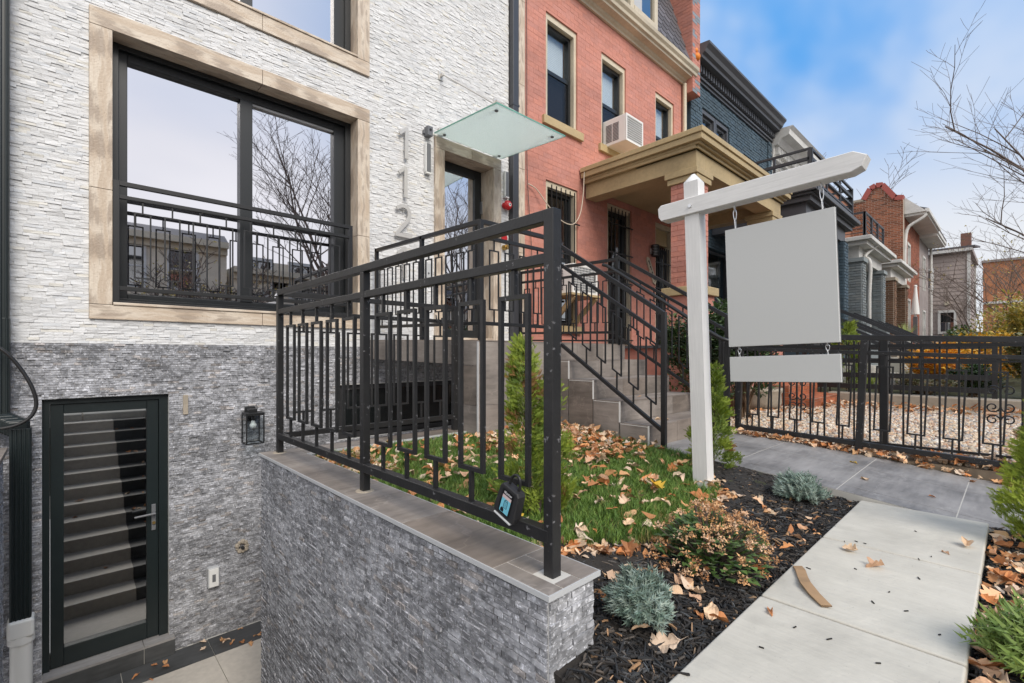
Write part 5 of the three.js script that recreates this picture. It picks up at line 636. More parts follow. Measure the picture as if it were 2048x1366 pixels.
// flat scaly spray of an arborvitae
function spray(T3, o, d, L, up, col) {
  const s = d.clone().cross(up).normalize(), w = L * 0.045;
  const tip = o.clone().addScaledVector(d, L); T3.t(o.clone().addScaledVector(s, w), o.clone().addScaledVector(s, -w), tip, col);
  for (let i = 1; i < 6; i++) for (const g of [-1, 1]) { const t = i / 6, b = o.clone().addScaledVector(d, L * t * 0.9), l = L * (0.46 - 0.3 * t), q = d.clone().multiplyScalar(0.8).addScaledVector(s, g * 0.62).normalize(); const e = b.clone().addScaledVector(q, l), n = q.clone().cross(up).normalize(); T3.t(b.clone().addScaledVector(n, w), b.clone().addScaledVector(n, -w), e, jit(col, 0.12)); }
}
function arborvitae(lab, x, y, z, H, R, n, leaders, seed, lime = 0, sz = 1) {
  rnd = rng(seed); const p = thing('arborvitae', lab, 'shrub', [x, y, z]); const f = new Tri();
  for (const [lx, lz, h, r, share] of leaders) {
    const clumps = Math.round(n * share / 36);
    for (let c = 0; c < clumps; c++) {      // fans of sprays held out on short side branches
      const t = Math.pow(rnd(), 0.85), prof = Math.pow(1 - t, 1.05) * (t < 0.1 ? 0.75 + 2.5 * t : 1), az = rr(0, 6.283), rad = r * prof * rr(0.25, 1.12), cy = 0.02 + t * h, tone = rnd() < 0.06 ? -1 : rr(0, 1), fan = dirv(az, rr(0.2, 1.0));
      for (let i = 0; i < 44; i++) {
        const k = rnd(), o = V(lx + Math.cos(az) * rad * 0.8 + rr(-1, 1) * 0.028 * sz, cy + rr(-1, 1) * 0.03 * sz, lz + Math.sin(az) * rad * 0.8 + rr(-1, 1) * 0.028 * sz).addScaledVector(fan, k * 0.04 * sz);
        const d = fan.clone().add(dirv(rr(0, 6.28), rr(-0.3, 0.9)).multiplyScalar(0.75)).normalize(), up = dirv(az + 1.57 + rr(-0.5, 0.5), rr(-0.4, 0.4));
        const cc = tone < 0 ? [0.34, 0.19, 0.06] : mix3([0.075, 0.15, 0.016], [0.38, 0.47, 0.045], Math.min(1, 0.55 * tone + 0.3 * k + rr(0, 0.15) + lime * 0.25)); spray(f, o, d, rr(0.02, 0.044) * sz, up, jit(cc, 0.14));
      }
    }
  }
  part(p, 'foliage', f.geo(), m.leafM); const b = new MB(); for (const [lx, lz, h] of leaders) b.cyl(V(lx * 0.3, -0.05, lz * 0.3), V(lx, h * 0.92, lz), 0.011, 0.003, 6); part(p, 'stem', b.geo(), m.bark); return p;
}
arborvitae('small arborvitae with two pointed tips behind the railing on the lawn', 1.62, gy(3.38) - 0.02, 3.38, 0.8, 0.22, 6500, [[-0.0, -0.06, 0.82, 0.185, 0.62], [0.09, 0.02, 0.64, 0.16, 0.38]], 11);
arborvitae('dense arborvitae between the white sign post and the slate walk', 3.37, gy(3.4) - 0.03, 3.47, 0.68, 0.2, 5600, [[0, 0, 0.68, 0.21, 0.75], [-0.09, 0.05, 0.5, 0.13, 0.25]], 12);
arborvitae('bright green arborvitae in the mulch at the street end of the slate walk', 3.3, -0.16, 5.06, 0.62, 0.24, 6000, [[0, 0, 0.66, 0.26, 1]], 13, 1);
arborvitae('pointed green conifer behind the hanging sign in the far yard', 10.9, 0.05, 2.74, 1.5, 0.6, 1800, [[0, 0, 1.2, 0.55, 1]], 14, 0.3, 2.6).scale.set(1, 1.05, 1);
function needlePlant(lab, name, x, y, z, R, H, n, nn, len, colA, colB, seed) {
  rnd = rng(seed); const p = thing(name, lab, 'shrub', [x, y, z]), f = new Tri(), st = new MB();
  for (let i = 0; i < n; i++) {
    const az = rr(0, 6.283), el = Math.asin(Math.pow(rnd(), 0.8)), d = dirv(az, el), lump = 0.82 + 0.2 * Math.sin(az * 3 + seed) * Math.cos(el * 3) + rr(-0.12, 0.12), o = V(d.x * R * lump * 0.6, 0.03 + d.y * H * lump * 0.6, d.z * R * lump * 0.6), dir = V(d.x, d.y + 0.45 + rr(-0.25, 0.25), d.z).add(V(rr(-0.35, 0.35), 0, rr(-0.35, 0.35))).normalize(), L = rr(0.7, 1.2) * len;
    const s1 = dir.clone().cross(V(0.3, 1, 0.2)).normalize(), s2 = dir.clone().cross(s1).normalize(), c = mix3(colA, colB, rnd());
    for (let k = 0; k < nn; k++) { const t = k / nn, a = k * 2.4, b = o.clone().addScaledVector(dir, L * t), r = s1.clone().multiplyScalar(Math.cos(a)).addScaledVector(s2, Math.sin(a)), q = r.clone().multiplyScalar(0.8).addScaledVector(dir, 0.75).normalize(), nl = len * 0.34, w = r.clone().cross(dir).normalize().multiplyScalar(len * 0.05); f.t(b.clone().add(w), b.clone().sub(w), b.clone().addScaledVector(q, nl), jit(c, 0.15)); }
    if (i % 4 === 0) st.cyl(V(0, 0, 0), o.clone().addScaledVector(dir, L * 0.7), 0.004, 0.0015, 4);
  }
  part(p, 'needles', f.geo(), m.leafM); part(p, 'stems', st.geo(), m.bark); return p;
}
const bl = [0.17, 0.255, 0.20], bl2 = [0.40, 0.48, 0.42];
needlePlant('blue green dwarf spruce at the end of the stone retaining wall', 'dwarf_spruce', 1.36, -0.115, 4.11, 0.105, 0.15, 460, 26, 0.062, bl, bl2, 21);
needlePlant('small round blue green dwarf spruce beside the slate walk', 'dwarf_spruce', 3.17, -0.115, 4.07, 0.15, 0.14, 420, 22, 0.07, bl, bl2, 22);
needlePlant('spiky light green grass tuft in the mulch on the street side of the path', 'grass_tuft', 1.98, -0.15, 5.0, 0.12, 0.16, 200, 14, 0.10, [0.16, 0.26, 0.05], [0.34, 0.45, 0.10], 23);
{ // dried flower heads on a leafy mound
  rnd = rng(31); const p = thing('dried_sedum', 'leafy mound covered in dried brown flower heads beside the mulch', 'plant', [1.95, -0.125, 4.08]); p.scale.setScalar(1.1); const lf = new Tri(), fl = new Tri(), st = new MB();
  for (let i = 0; i < 620; i++) { const az = rr(0, 6.283), el = rr(0.05, 1.4), r = rr(0.55, 1.02), o = V(Math.cos(az) * Math.cos(el) * 0.19 * r, 0.02 + Math.sin(el) * 0.17 * r, Math.sin(az) * Math.cos(el) * 0.19 * r), d = dirv(az + rr(-0.6, 0.6), rr(-0.1, 0.9)), s = d.clone().cross(Y_).normalize(), L = rr(0.03, 0.05), w = L * 0.34, c = mix3([0.05, 0.12, 0.02], [0.15, 0.27, 0.045], rnd()), md = o.clone().addScaledVector(d, L * 0.5).add(V(0, 0.006, 0)), e = o.clone().addScaledVector(d, L); lf.t(o, md.clone().addScaledVector(s, w), md, c); lf.t(o, md, md.clone().addScaledVector(s, -w), c); lf.t(md.clone().addScaledVector(s, w), e, md, c); lf.t(md, e, md.clone().addScaledVector(s, -w), c); }
  for (let i = 0; i < 150; i++) { const az = rr(0, 6.283), el = rr(0.1, 1.5), r = rr(0.95, 1.12), o = V(Math.cos(az) * Math.cos(el) * 0.205 * r, 0.02 + Math.sin(el) * 0.2 * r, Math.sin(az) * Math.cos(el) * 0.205 * r), c = pick([[0.56, 0.31, 0.14], [0.60, 0.36, 0.19], [0.46, 0.23, 0.10], [0.64, 0.42, 0.27]]); st.cyl(o.clone().multiplyScalar(0.3), o, 0.0025, 0.002, 4); for (let k = 0; k < 22; k++) { const b = o.clone().add(V(rr(-1, 1), rr(-0.6, 0.8), rr(-1, 1)).multiplyScalar(0.015)), d = dirv(rr(0, 6.28), rr(-0.5, 1.4)), s = d.clone().cross(V(rr(-1, 1), 1, rr(-1, 1))).normalize().multiplyScalar(0.004), e = b.clone().addScaledVector(d, rr(0.006, 0.013)); fl.t(b.clone().add(s), b.clone().sub(s), e, jit(c, 0.25)); } }
  part(p, 'leaves', lf.geo(), m.leafM); part(p, 'flower_heads', fl.geo(), m.vc); part(p, 'stems', st.geo(), m.twig);
}
function leafShrub(lab, name, x, y, z, rx, ry, rz, n, L, cols, seed, stems = true) {
  rnd = rng(seed); const p = thing(name, lab, 'shrub', [x, y, z]), f = new Tri();
  const cl = Array.from({ length: 22 }, () => { const az = rr(0, 6.28), el = rr(-0.2, 1.5), r = rr(0.4, 0.95); return [V(Math.cos(az) * Math.cos(el) * rx * r, ry * 0.5 + Math.sin(el) * ry * 0.5 * r, Math.sin(az) * Math.cos(el) * rz * r), rr(0.18, 0.38)]; });
  for (let i = 0; i < n; i++) { const [c, q] = pick(cl), a = dirv(rr(0, 6.28), Math.asin(rr(-1, 1))), k = Math.cbrt(rnd()); const o = V(c.x + a.x * q * rx * k, c.y + a.y * q * ry * k * 0.9, c.z + a.z * q * rz * k); if (o.y < 0.02) o.y = rr(0.02, 0.2); const d = dirv(Math.atan2(a.z, a.x) + rr(-0.8, 0.8), rr(-0.3, 1.0)), s = d.clone().cross(V(rr(-0.4, 0.4), 1, rr(-0.4, 0.4))).normalize(), l = L * rr(0.7, 1.25), w = l * 0.24, md = o.clone().addScaledVector(d, l * 0.5).add(V(0, l * 0.1, 0)), e = o.clone().addScaledVector(d, l), cc = jit(pick(cols), 0.25); f.t(o, md.clone().addScaledVector(s, w), md, cc); f.t(o, md, md.clone().addScaledVector(s, -w), cc); f.t(md.clone().addScaledVector(s, w), e, md, cc); f.t(md, e, md.clone().addScaledVector(s, -w), cc); }
  part(p, 'foliage', f.geo(), m.leafM); if (stems) { const b = new MB(); for (const [c] of cl) b.tube([V(rr(-0.1, 0.1), -0.05, rr(-0.1, 0.1)), V(c.x * 0.4 + rr(-0.1, 0.1), c.y * 0.5, c.z * 0.4), c], 0.012, 4, 6); part(p, 'stems', b.geo(), M([0.20, 0.13, 0.08], 0.9)); } return p;
}
const ev = [[0.035, 0.075, 0.02], [0.06, 0.12, 0.03], [0.09, 0.16, 0.04]];
leafShrub('tall leafy evergreen shrub beside the stair railing', 'evergreen_shrub', 5.55, -0.06, 2.35, 0.42, 1.3, 0.5, 4200, 0.085, ev, 41); leafShrub('broad leafy evergreen shrub in front of the brick pillar', 'evergreen_shrub', 6.35, -0.06, 2.55, 0.55, 1.45, 0.5, 4600, 0.085, ev, 42);
leafShrub('rounded yellow green shrub in front of the orange brick building', 'autumn_shrub', 20.5, 0, 5.2, 2.0, 2.1, 1.3, 9000, 0.13, [[0.50, 0.42, 0.08], [0.34, 0.34, 0.08], [0.60, 0.44, 0.10]], 43); leafShrub('low bright orange shrub behind the slat fence', 'autumn_shrub', 13.0, -0.1, 4.0, 1.1, 1.05, 0.7, 6500, 0.10, [[0.80, 0.42, 0.015], [0.85, 0.54, 0.03], [0.75, 0.33, 0.015]], 44); leafShrub('wide yellow orange shrub behind the low orange one', 'autumn_shrub', 16.2, -0.1, 4.55, 1.5, 1.25, 0.8, 6500, 0.11, [[0.82, 0.5, 0.03], [0.8, 0.42, 0.02], [0.6, 0.45, 0.05]], 50);
leafShrub('low dark green shrub in front of the orange shrub', 'green_shrub', 11.6, 0, 4.45, 0.5, 0.55, 0.4, 1800, 0.08, ev, 45); leafShrub('olive brown shrub at the end of the slat fence', 'autumn_shrub', 11.0, -0.1, 5.15, 0.6, 1.15, 0.4, 2600, 0.10, [[0.28, 0.26, 0.07], [0.36, 0.27, 0.10], [0.18, 0.2, 0.06]], 46);
leafShrub('green bush against the board fence of the clapboard house', 'green_shrub', 30.5, 0, 3.3, 1.4, 2.0, 0.8, 2400, 0.2, ev.map(c => c.map(v => v * 1.5)), 47); leafShrub('pale seedy groundcover clump beside the kerb wall', 'autumn_shrub', 10.9, 0, 3.85, 0.6, 0.42, 0.5, 2200, 0.06, [[0.30, 0.28, 0.16], [0.16, 0.17, 0.06], [0.24, 0.16, 0.07]], 48);
leafShrub('long low green hedge on the slope beyond the fence', 'green_shrub', 19.5, 0.1, 4.0, 2.4, 0.95, 0.5, 4200, 0.12, ev.map(c => c.map(v => v * 1.4)), 49);
// bare trees
function bareTree(lab, x, y, z, H, spread, seed, o = {}) {
  rnd = rng(seed); const t = thing('bare_tree', lab, 'tree', [x, y, z]), tr = new MB(), br = new MB(), buds = new Tri(), mn = o.min || 0.006, kids = o.kids || [6, 5, 5, 4];
  const grow = (p, d, L, r, lev) => {
    const seg = [5, 5, 4, 3, 2][lev], pts = [p.clone()], ds = [d.clone()]; let dd = d.clone();
    for (let i = 0; i < seg; i++) { dd = dd.clone().add(V(rr(-1, 1), rr(-0.5, 0.75), rr(-1, 1)).multiplyScalar(lev ? 0.17 : 0.05)).normalize(); const q = pts[i], e = q.clone().addScaledVector(dd, L / seg), k0 = i / seg, k1 = (i + 1) / seg, tp = lev ? 0.65 : 0.4; (lev === 0 ? tr : br).cyl(q, e, Math.max(mn, r * (1 - k0 * tp)), Math.max(mn * 0.85, r * (1 - k1 * tp)), lev < 2 ? 7 : lev < 3 ? 5 : 3); pts.push(e); ds.push(dd); }
    if (lev < 4) { const n = kids[lev], off = rnd() * 6.28; for (let i = 0; i < n; i++) { const tt = lev === 0 ? mix(0.62, 1, (i + 1) / n) : mix(0.22, 1, (i + 0.5 + rr(-0.3, 0.3)) / n), f = Math.min(seg - 0.001, tt * seg), j = Math.floor(f), q = pts[j].clone().lerp(pts[j + 1], f - j), az = off + i * 2.4 + rr(-0.4, 0.4), base = ds[j + 1], sd = dirv(az, rr(-0.15, 0.5)); const nd = base.clone().multiplyScalar(lev === 0 ? 0.8 : 0.9).addScaledVector(sd, (lev === 0 ? spread * 1.25 : 0.85) * rr(0.7, 1.15)).normalize(); nd.y = Math.max(nd.y, -0.25); grow(q, nd, lev === 0 ? H * rr(0.42, 0.58) : L * rr(0.42, 0.62) * (1.15 - 0.45 * tt), r * (lev === 0 ? 0.5 : 0.5) * (1.1 - 0.4 * tt), lev + 1); } }
    else if (o.leaf && rnd() < o.leaf) for (let k = 0; k < 2; k++) { const c = pts[seg].clone().add(V(rr(-0.08, 0.08), rr(-0.1, 0.1), rr(-0.08, 0.08))), a = dirv(rr(0, 6.28), rr(-1, 1)).multiplyScalar(0.08), b = dirv(rr(0, 6.28), rr(-1, 1)).multiplyScalar(0.07); buds.t(c, c.clone().add(a), c.clone().add(b), jit([0.46, 0.37, 0.08], 0.3)); }
  };
  grow(V(0, -0.1, 0), V(rr(-0.08, 0.08), 1, rr(-0.08, 0.08)).normalize(), H * (o.tk || 0.4), o.r || H * 0.016, 0);
  part(t, 'trunk', tr.geo(), m.bark); part(t, 'branches', br.geo(), o.mat || m.twig); if (buds.P.length) part(t, 'leaves', buds.geo(), m.leafM); return t;
}
bareTree('tall bare street tree across the road in front of the lower cream house', 7.3, -0.3, 12.4, 10, 0.42, 61, { r: 0.14, min: 0.006, kids: [9, 6, 6, 4] });
bareTree('wide bare street tree across the road near the long cream house', 12.8, -0.3, 11.5, 9, 0.7, 62, { r: 0.13, min: 0.006, kids: [8, 6, 5, 4] });
bareTree('bare street tree across the road near the mansard house', 4.0, -0.3, 15.0, 5.6, 0.8, 63, { r: 0.1, leaf: 0.25, min: 0.011, tk: 0.3, kids: [7, 6, 5, 4] });
bareTree('bare multi stemmed tree in front of the clapboard house', 25.2, 0, 4.1, 5.4, 0.65, 64, { tk: 0.24, r: 0.075, min: 0.007, kids: [6, 5, 4, 3] });
bareTree('dark bare tree against the orange brick building', 33, 0, 5.4, 8, 0.6, 65, { r: 0.09, leaf: 0.12, min: 0.006, tk: 0.3, kids: [6, 5, 4, 3] });
bareTree('bare tree with a few yellow leaves beside the yellow green shrub', 28, 0, 6.0, 8, 0.75, 66, { r: 0.08, leaf: 0.4, min: 0.005, tk: 0.28, kids: [6, 5, 4, 4] });
bareTree('tall bare roadside tree overhanging the sidewalk', 15.6, -0.3, 7.0, 9.4, 0.85, 67, { tk: 0.32, r: 0.1, min: 0.0035, kids: [8, 5, 5, 4] });
bareTree('thin bare tree rising behind the shaped brick parapet', 38, 0, -5.5, 13.5, 0.5, 68, { min: 0.012, tk: 0.45, r: 0.15 }); bareTree('thin bare tree rising behind the brown house roof', 33, 0, -9, 13.5, 0.5, 69, { min: 0.012, tk: 0.45, r: 0.14 }); bareTree('thin bare tree behind the mauve row house eave', 43, 0, -1.5, 10, 0.5, 70, { min: 0.012, tk: 0.4, r: 0.13 });
// ================= ground cover and litter =================
function inst(name, geo, mat, n, fn) { const im = new THREE.InstancedMesh(geo, mat, n); im.name = name; im.userData.kind = 'stuff'; im.castShadow = im.receiveShadow = true; const M4 = new THREE.Matrix4(), col = new THREE.Color(); for (let i = 0; i < n; i++) { const c = fn(M4, i); im.setMatrixAt(i, M4); im.setColorAt(i, col.setRGB(...c)); } scene.add(im); return im; }
const E3 = (x, y, z) => new THREE.Quaternion().setFromEuler(new THREE.Euler(x, y, z, 'YXZ'));
const topLawn = (x, z) => gy(z) + 0.03 * (fbm(x * 0.13 + 3, z * 0.13 + 3, 40, 40, 3, 5) - 0.5);
const topMulch = (x, z) => z < 4.5 ? topLawn(x, z) - 0.012 : -0.155 + 0.03 * (fbm(x * 0.13 + 3, z * 0.13 + 3, 40, 40, 3, 5) - 0.5);
// edge of the lawn against the mulch
const edgeZ = x => x < 1.45 ? 3.62 : x < 2.0 ? mix(3.62, 3.93, (x - 1.45) / 0.55) : x < 2.85 ? mix(3.93, 3.74, (x - 2.0) / 0.85) : x < 3.2 ? mix(3.74, 3.40, (x - 2.85) / 0.35) : 3.3;
patch('mulch_edge', 1.18, 3.49, 3.25, 3.9, (x, z) => gy(z) + (z > edgeZ(x) - 0.03 ? 0.003 : -0.06), m.soil, 0.03, 60, 40);
{
  rnd = rng(81); const g = new THREE.BufferGeometry(), P = [], N = []; for (let k = 0; k < 9; k++) { const a = rr(0, 6.28), r = rr(0, 0.02), x = Math.cos(a) * r, z = Math.sin(a) * r, h = rr(0.03, 0.062), b = rr(0, 6.28), lx = Math.cos(b) * h * rr(0.3, 0.9), lz = Math.sin(b) * h * rr(0.3, 0.9), w = 0.0016, px = -Math.sin(b) * w, pz = Math.cos(b) * w; P.push(x + px, 0, z + pz, x - px, 0, z - pz, x + lx * 0.4 + px * 0.8, h * 0.65, z + lz * 0.4 + pz * 0.8, x - px, 0, z - pz, x + lx * 0.4 - px * 0.8, h * 0.65, z + lz * 0.4 - pz * 0.8, x + lx * 0.4 + px * 0.8, h * 0.65, z + lz * 0.4 + pz * 0.8, x + lx * 0.4 + px * 0.8, h * 0.65, z + lz * 0.4 + pz * 0.8, x + lx * 0.4 - px * 0.8, h * 0.65, z + lz * 0.4 - pz * 0.8, x + lx, h, z + lz); }
  g.setAttribute('position', new THREE.Float32BufferAttribute(P, 3)); g.computeVertexNormals();
  const pts = []; while (pts.length < 15000) { const x = rr(1.19, 3.46), z = rr(1.78, 3.95); if (z < edgeZ(x) + rr(-0.03, 0.03) && !(x > 2.48 && z < 1.93) && !(x > 3.48 && z < 2.92)) pts.push([x, z]); }
  tag(inst('grass', g, M([1, 1, 1], 0.7, { phys: true, transmission: 0.25, thickness: 0 }), pts.length, (M4, i) => { const [x, z] = pts[i], s = rr(0.7, 1.25); M4.compose(V(x, topLawn(x, z) - 0.004, z), E3(rr(-0.2, 0.2), rr(0, 6.28), rr(-0.2, 0.2)), V(s, s, s)); return rnd() < 0.07 ? [0.30, 0.27, 0.08] : mix3([0.075, 0.17, 0.022], [0.21, 0.33, 0.05], rnd()); }), 'short green grass of the small front lawn', 'grass');
}
{
  rnd = rng(82); const cg = new THREE.BoxGeometry(1, 0.16, 0.2, 2, 1, 1); const p = cg.attributes.position; for (let i = 0; i < p.count; i++) { p.setY(i, p.getY(i) + (Math.abs(p.getX(i)) < 0.1 ? 0.06 : 0) + hsh(i, 1, 2) * 0.05); p.setZ(i, p.getZ(i) * (Math.abs(p.getX(i)) > 0.3 ? 0.55 : 1)); } cg.computeVertexNormals();
  const pts = []; while (pts.length < 26000) { let x, z; if (rnd() < 0.62) { x = rr(1.0, 3.49); z = rr(3.25, 4.31); if (z < edgeZ(x) || (x < 1.18 && z < 4.1)) continue; } else { x = rr(0.9, 3.55); z = rr(4.87, 5.6); } pts.push([x, z]); }
  tag(inst('mulch', cg, M([1, 1, 1], 0.85), pts.length, (M4, i) => { const [x, z] = pts[i], L = rr(0.014, 0.05) * (rnd() < 0.08 ? 1.8 : 1), w = rr(0.014, 0.036); M4.compose(V(x, topMulch(x, z) + rr(-0.004, 0.014), z), E3(rr(-0.35, 0.35), rr(0, 6.28), rr(-0.35, 0.35)), V(L, w * 1.2, w)); const t = rnd(); return t < 0.05 ? jit([0.34, 0.22, 0.13], 0.3) : t < 0.3 ? jit([0.085, 0.078, 0.073], 0.4) : jit([0.028, 0.0265, 0.0265], 0.4); }), 'black shredded bark mulch covering the beds', 'mulch');
}
{
  rnd = rng(83); const sg = new THREE.IcosahedronGeometry(1, 1); const pts = []; while (pts.length < 21000) { const x = rr(4.9, 9.05), z = rr(2.3, 6.2); pts.push([x, z]); }
  tag(inst('gravel', sg, M([1, 1, 1], 0.75), pts.length, (M4, i) => { const [x, z] = pts[i], s = rr(0.011, 0.025); M4.compose(V(x, -0.068 + rr(0, 0.012), z), E3(rr(0, 6), rr(0, 6), rr(0, 6)), V(s * rr(0.8, 1.3), s * rr(0.5, 0.8), s)); return jit(pick([[0.70, 0.58, 0.44], [0.60, 0.45, 0.31], [0.78, 0.71, 0.61], [0.46, 0.39, 0.33], [0.56, 0.35, 0.23], [0.40, 0.38, 0.37], [0.72, 0.56, 0.40]]), 0.15); }), 'rounded tan and grey pebbles of the gravel yard', 'gravel');
}
// fallen leaves
const leafCols = [[0.58, 0.32, 0.15], [0.52, 0.22, 0.08], [0.66, 0.48, 0.32], [0.60, 0.37, 0.23], [0.40, 0.17, 0.065], [0.70, 0.53, 0.39]], yel = [0.70, 0.46, 0.05];
function leafGeo(seed, kind) {       // blade with a folded midrib, rolled and waved; kind 0 broad, 1 lobed, 2 narrow
  const R = rng(seed), ns = 9, nt = 4, P = [], fold = 0.15 + R() * 0.7, bend = (R() - 0.35) * 2.6, wav = 0.03 + R() * 0.07, ph = R() * 6, hw = kind === 2 ? 0.17 : kind === 1 ? 0.42 : 0.33, asy = 0.7 + R() * 0.5;
  const width = s => { const k = (s + 1) / 2; let w = Math.pow(Math.sin(Math.PI * Math.pow(k, asy)), 0.75) * hw; if (kind === 1) w *= 0.45 + 0.75 * Math.abs(Math.sin(k * Math.PI * 3.0 + 0.2)); return w * (0.9 + 0.2 * hsh(Math.round(k * 40), seed, 3)); };
  const pt = (i, j) => { const s = i / ns * 2 - 1, t = j / nt * 2 - 1, w = width(s), a = bend * s * 0.5, r = 0.5; const x = Math.abs(bend) > 0.05 ? Math.sin(a) / (bend * 0.5) * r : s * r, y0 = Math.abs(bend) > 0.05 ? (1 - Math.cos(a)) / (bend * 0.5) * r : 0; return [x + (kind === 1 ? 0.12 * Math.abs(t) : 0), y0 + fold * Math.abs(t) * w + wav * Math.sin(s * 5 + ph + t * 2) * Math.abs(t), t * w * (1 - 0.25 * fold)]; };
  for (let i = 0; i < ns; i++) for (let j = 0; j < nt; j++) { const a = pt(i, j), b = pt(i + 1, j), c = pt(i + 1, j + 1), d = pt(i, j + 1); P.push(...a, ...c, ...b, ...a, ...d, ...c); }
  const e = pt(0, 2); P.push(e[0], e[1] + 0.01, 0.012, e[0], e[1] + 0.01, -0.012, e[0] - 0.28, e[1] + 0.05, 0.05);
  const g = new THREE.BufferGeometry(); g.setAttribute('position', new THREE.Float32BufferAttribute(P, 3)); g.computeVertexNormals(); return g;
}
const LG = [leafGeo(1, 0), leafGeo(2, 1), leafGeo(3, 2), leafGeo(4, 0), leafGeo(5, 1), leafGeo(6, 2), leafGeo(7, 0), leafGeo(8, 1)];
const LM = [...leafCols, yel].map(c => M(c, 0.75, { phys: true, transmission: 0.12, thickness: 0 }));
const walkTop = (x, z) => wy(z);
const lcn = ['tan orange', 'dark orange', 'pale beige', 'pinkish brown', 'dark rust', 'pale cream', 'yellow'], lsn = ['oval', 'star shaped', 'narrow', 'rounded', 'jagged', 'long curled', 'cupped oval', 'pointed lobed'];
const put = (x, y, z, s, lab, grp, mi = Math.floor(rnd() * 6), gi = Math.floor(rnd() * 8)) => { lab = lcn[mi] + ' ' + lsn[gi] + ' ' + lab; const o = mesh(numbered('fallen_leaf'), LG[gi], LM[mi]); o.position.set(x, y + 0.004, z); o.quaternion.copy(E3(rr(-0.3, 0.3), rr(0, 6.28), rr(-0.3, 0.3))); o.scale.set(s * rr(0.75, 1.2), s * rr(0.7, 1.3), s * rr(0.75, 1.2)); scene.add(o); return tag(o, lab, 'leaf', grp); };
{
  rnd = rng(84);
  for (let i = 0; i < 90; i++) { const t = rnd(); let x, z; if (t < 0.45) { x = rr(2.4, 3.45); z = rr(2.2, 3.1); } else { x = rr(1.3, 3.2); z = rr(2.0, 3.85); } if (z > edgeZ(x)) continue; put(x, topLawn(x, z) + rr(0.035, 0.065), z, rr(0.05, 0.11), 'leaf lying on the green lawn', 'leaves on the lawn', rnd() < 0.05 ? 6 : undefined); }
  for (let i = 0; i < 62; i++) { const a = rnd() < 0.6, x = a ? rr(1.2, 3.3) : rr(1.3, 2.4), z = a ? edgeZ(x) + rr(-0.02, 0.12) : rr(3.85, 4.28); if (z > 4.29 || z < edgeZ(x) - 0.03) continue; put(x, topMulch(x, z) + 0.014, z, rr(0.055, 0.105), 'leaf lying on the black mulch by the lawn', 'leaves on the mulch by the lawn'); }
  for (let i = 0; i < 46; i++) { const x = rr(1.4, 3.4), z = rr(4.89, 5.3); put(x, topMulch(x, z) + 0.016, z, rr(0.06, 0.11), 'leaf on the mulch strip along the street side of the path', 'leaves on the street side mulch', rnd() < 0.1 ? 6 : undefined); }
  for (const [x, z, s, k, gI] of [[2.42, 4.55, 0.085, 3, 1], [2.55, 4.45, 0.07, 2, 4], [3.0, 4.8, 0.075, 2, 4], [1.75, 4.38, 0.07, 1, 2], [2.83, 4.74, 0.05, 3, 5]]) put(x, -0.113, z, s, 'leaf lying on the pale concrete path', 'leaves on the concrete path', k, gI);
  for (const [x, z, s, k] of [[4.42, 4.1, 0.085, 6], [3.95, 4.25, 0.08, 2], [3.9, 4.6, 0.045, 4], [4.65, 4.75, 0.06, 4]]) put(x, wy(z), z, s, 'leaf lying on the slate walk', 'leaves on the slate walk', k);
  for (let i = 0; i < 46; i++) { const z = rr(3.1, 5.3), x = rr(4.78, 5.02); put(x, -0.05 + (x < 4.83 ? wy(z) + 0.05 : 0) + rr(0, 0.03), z, rr(0.07, 0.12), 'leaf drifted against the foot of the walk fence', 'leaves along the fence foot', rnd() < 0.1 ? 6 : undefined); }
  for (let i = 0; i < 22; i++) { const x = rr(0.35, 1.5), z = rr(0.03, 0.4); put(x, -1.768, z, rr(0.04, 0.075), 'leaf on the dark tile floor of the areaway', 'leaves in the areaway'); }
  for (let i = 0; i < 22; i++) { const k = Math.floor(rr(0, 11)), x = rnd() < 0.6 ? rr(0.6, 0.92) : rr(-0.2, 0.9), z = 1.08 + 0.27 * k + rr(0.06, 0.21); put(x, -1.77 + 0.13 * (k + 1), z, rr(0.05, 0.08), 'leaf on the basement stairs', 'leaves on the basement stairs'); }
  for (let i = 0; i < 4; i++) put(rr(3.7, 4.4), [0.178, 0.359, 0.533, 0.178][i], [2.75, 2.48, 2.2, 2.8][i], 0.06, 'leaf on a tread of the entry steps', 'leaves on the entry steps');
}
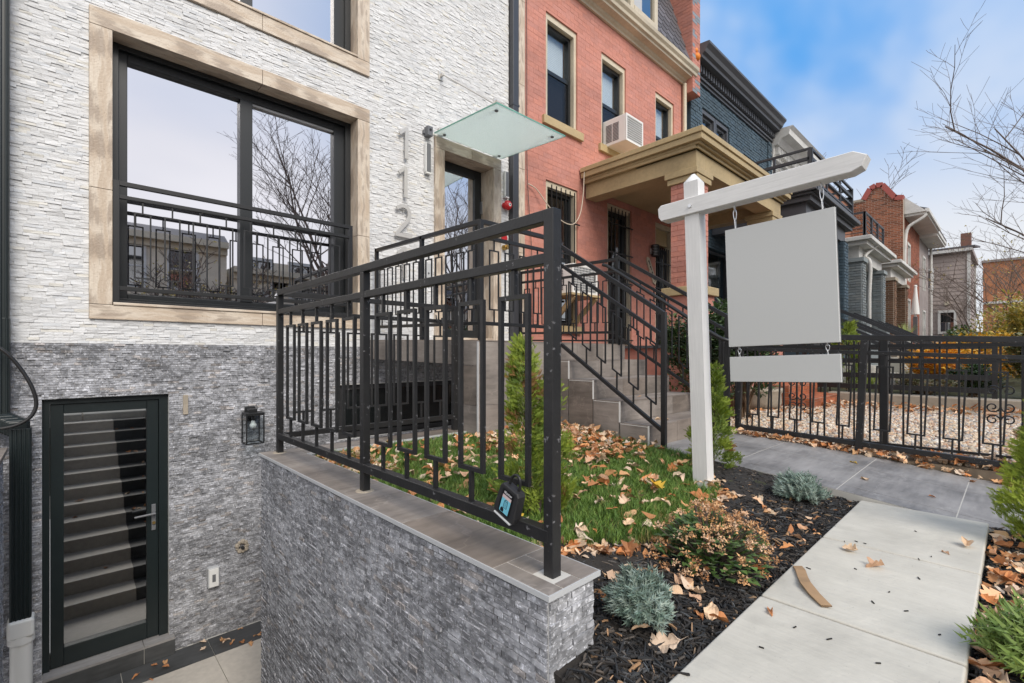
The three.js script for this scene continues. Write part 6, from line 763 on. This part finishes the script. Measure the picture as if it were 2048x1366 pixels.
{ // the rest of the litter as one mass for each leaf shape
  rnd = rng(85); const spots = []; for (let i = 0; i < 3120; i++) { const t = rnd(); let x, y, z, s = rr(0.04, 0.095); if (i >= 2600) { const e = i < 3050; x = e ? rr(1.5, 3.45) : rr(1.3, 3.4); z = e ? 4.88 + Math.pow(rnd(), 1.4) * 0.5 : rr(3.9, 4.29); if (!e && z < edgeZ(x)) continue; y = topMulch(x, z) + rr(0.008, 0.03); s *= 0.85; } else if (t < 0.36) { x = rr(2.3, 3.46); z = rr(1.95, 3.1); if (rnd() > 1.25 - Math.hypot((x - 3.0) / 0.8, (z - 2.4) / 0.6)) continue; y = topLawn(x, z) + rr(0.03, 0.08); } else if (t < 0.50) { x = rr(1.2, 3.3); z = rr(1.8, 3.8); if (z > edgeZ(x)) continue; y = topLawn(x, z) + rr(0.03, 0.06); } else if (t < 0.60) { x = rr(1.2, 3.3); z = edgeZ(x) + rr(-0.03, 0.09); y = topMulch(x, z) + 0.012; } else if (t < 0.74) { x = rr(4.77, 5.0); z = rr(3.0, 5.5); y = (x < 4.84 ? wy(z) + 0.008 : -0.045) + rr(0, 0.03); s *= 1.1; } else if (t < 0.86) { x = rr(8.6, 9.7); z = rr(2.6, 6); y = -0.03 + rr(0, 0.04); s *= 1.3; } else if (t < 0.93) { x = rr(1.2, 1.5); z = rr(1.8, 2.4); y = topLawn(x, z) + 0.03; } else { x = rr(7.3, 9.8); z = rr(2.2, 3.1); y = -0.04; s *= 1.3; } spots.push([x, y, z, s, Math.floor(rnd() * 8)]); }
  for (let g = 0; g < 8; g++) { const q = spots.filter(p => p[4] === g); tag(inst(g ? 'leaf_litter_' + String(g).padStart(3, '0') : 'leaf_litter', LG[g], M([1, 1, 1], 0.75), q.length, (M4, i) => { const [x, y, z, s] = q[i]; M4.compose(V(x, y, z), E3(rr(-0.6, 0.6), rr(0, 6.28), rr(-0.6, 0.6) + (rnd() < 0.35 ? 3.14 : 0)), V(s * rr(0.7, 1.3), s * rr(0.7, 1.3), s * rr(0.7, 1.2))); return jit(pick(leafCols), 0.28); }), 'scattered dry brown leaf litter in drifts', 'leaves', 'leaf litter drifts'); }
}
{ // cardboard strip and twigs on the path
  const c = [], W = 0.019, pts = [[2.20, 4.335, 0.004], [2.15, 4.36, 0.012], [2.09, 4.385, 0.01], [2.03, 4.41, 0.018], [1.97, 4.455, 0.012], [1.915, 4.505, 0.008]]; const f = new Tri(); for (let i = 0; i < 5; i++) { const [a, b] = [pts[i], pts[i + 1]], w0 = i === 0 ? 0.018 : W, w1 = i === 4 ? W * 0.9 : W, A = V(a[0] - w0 * 0.5, -0.113 + a[2], a[1] - w0 * 0.8), A2 = V(a[0] + w0 * 0.5, -0.11 + a[2], a[1] + w0 * 0.8), Bq = V(b[0] - w1 * 0.5, -0.113 + b[2], b[1] - w1 * 0.8), B2 = V(b[0] + w1 * 0.5, -0.11 + b[2], b[1] + w1 * 0.8); for (const dy of [0, -0.004]) { const k = V(0, dy, 0); f.t(A.clone().add(k), A2.clone().add(k), B2.clone().add(k), [1, 1, 1]); f.t(A.clone().add(k), B2.clone().add(k), Bq.clone().add(k), [1, 1, 1]); } for (const [p, q] of [[A, Bq], [A2, B2]]) { const k = V(0, -0.004, 0); f.t(p, q, q.clone().add(k), [1, 1, 1]); f.t(p, q.clone().add(k), p.clone().add(k), [1, 1, 1]); } } const g = boxUV(f.geo()); g.deleteAttribute('color'); solo('cardboard_strip', 'torn strip of brown cardboard lying on the concrete path edge', 'cardboard', g, m.card);
  rnd = rng(86); for (let i = 0; i < 18; i++) { const x = rr(1.3, 3.3), z = rr(4.36, 4.82), a = rr(0, 3.14), L = rr(0.004, 0.011); solo('bark_chip', 'tiny black bark chip lying on the concrete path', 'bark chip', B(-L, L, 0, 0.003, -0.0015, 0.0015), m.mulchChip || (m.mulchChip = M([0.02, 0.019, 0.018], 0.9)), 'bark chips on the path').position.set(x, -0.112, z); scene.children[scene.children.length - 1].rotation.y = a; }
}
renderer.render(scene, camera);
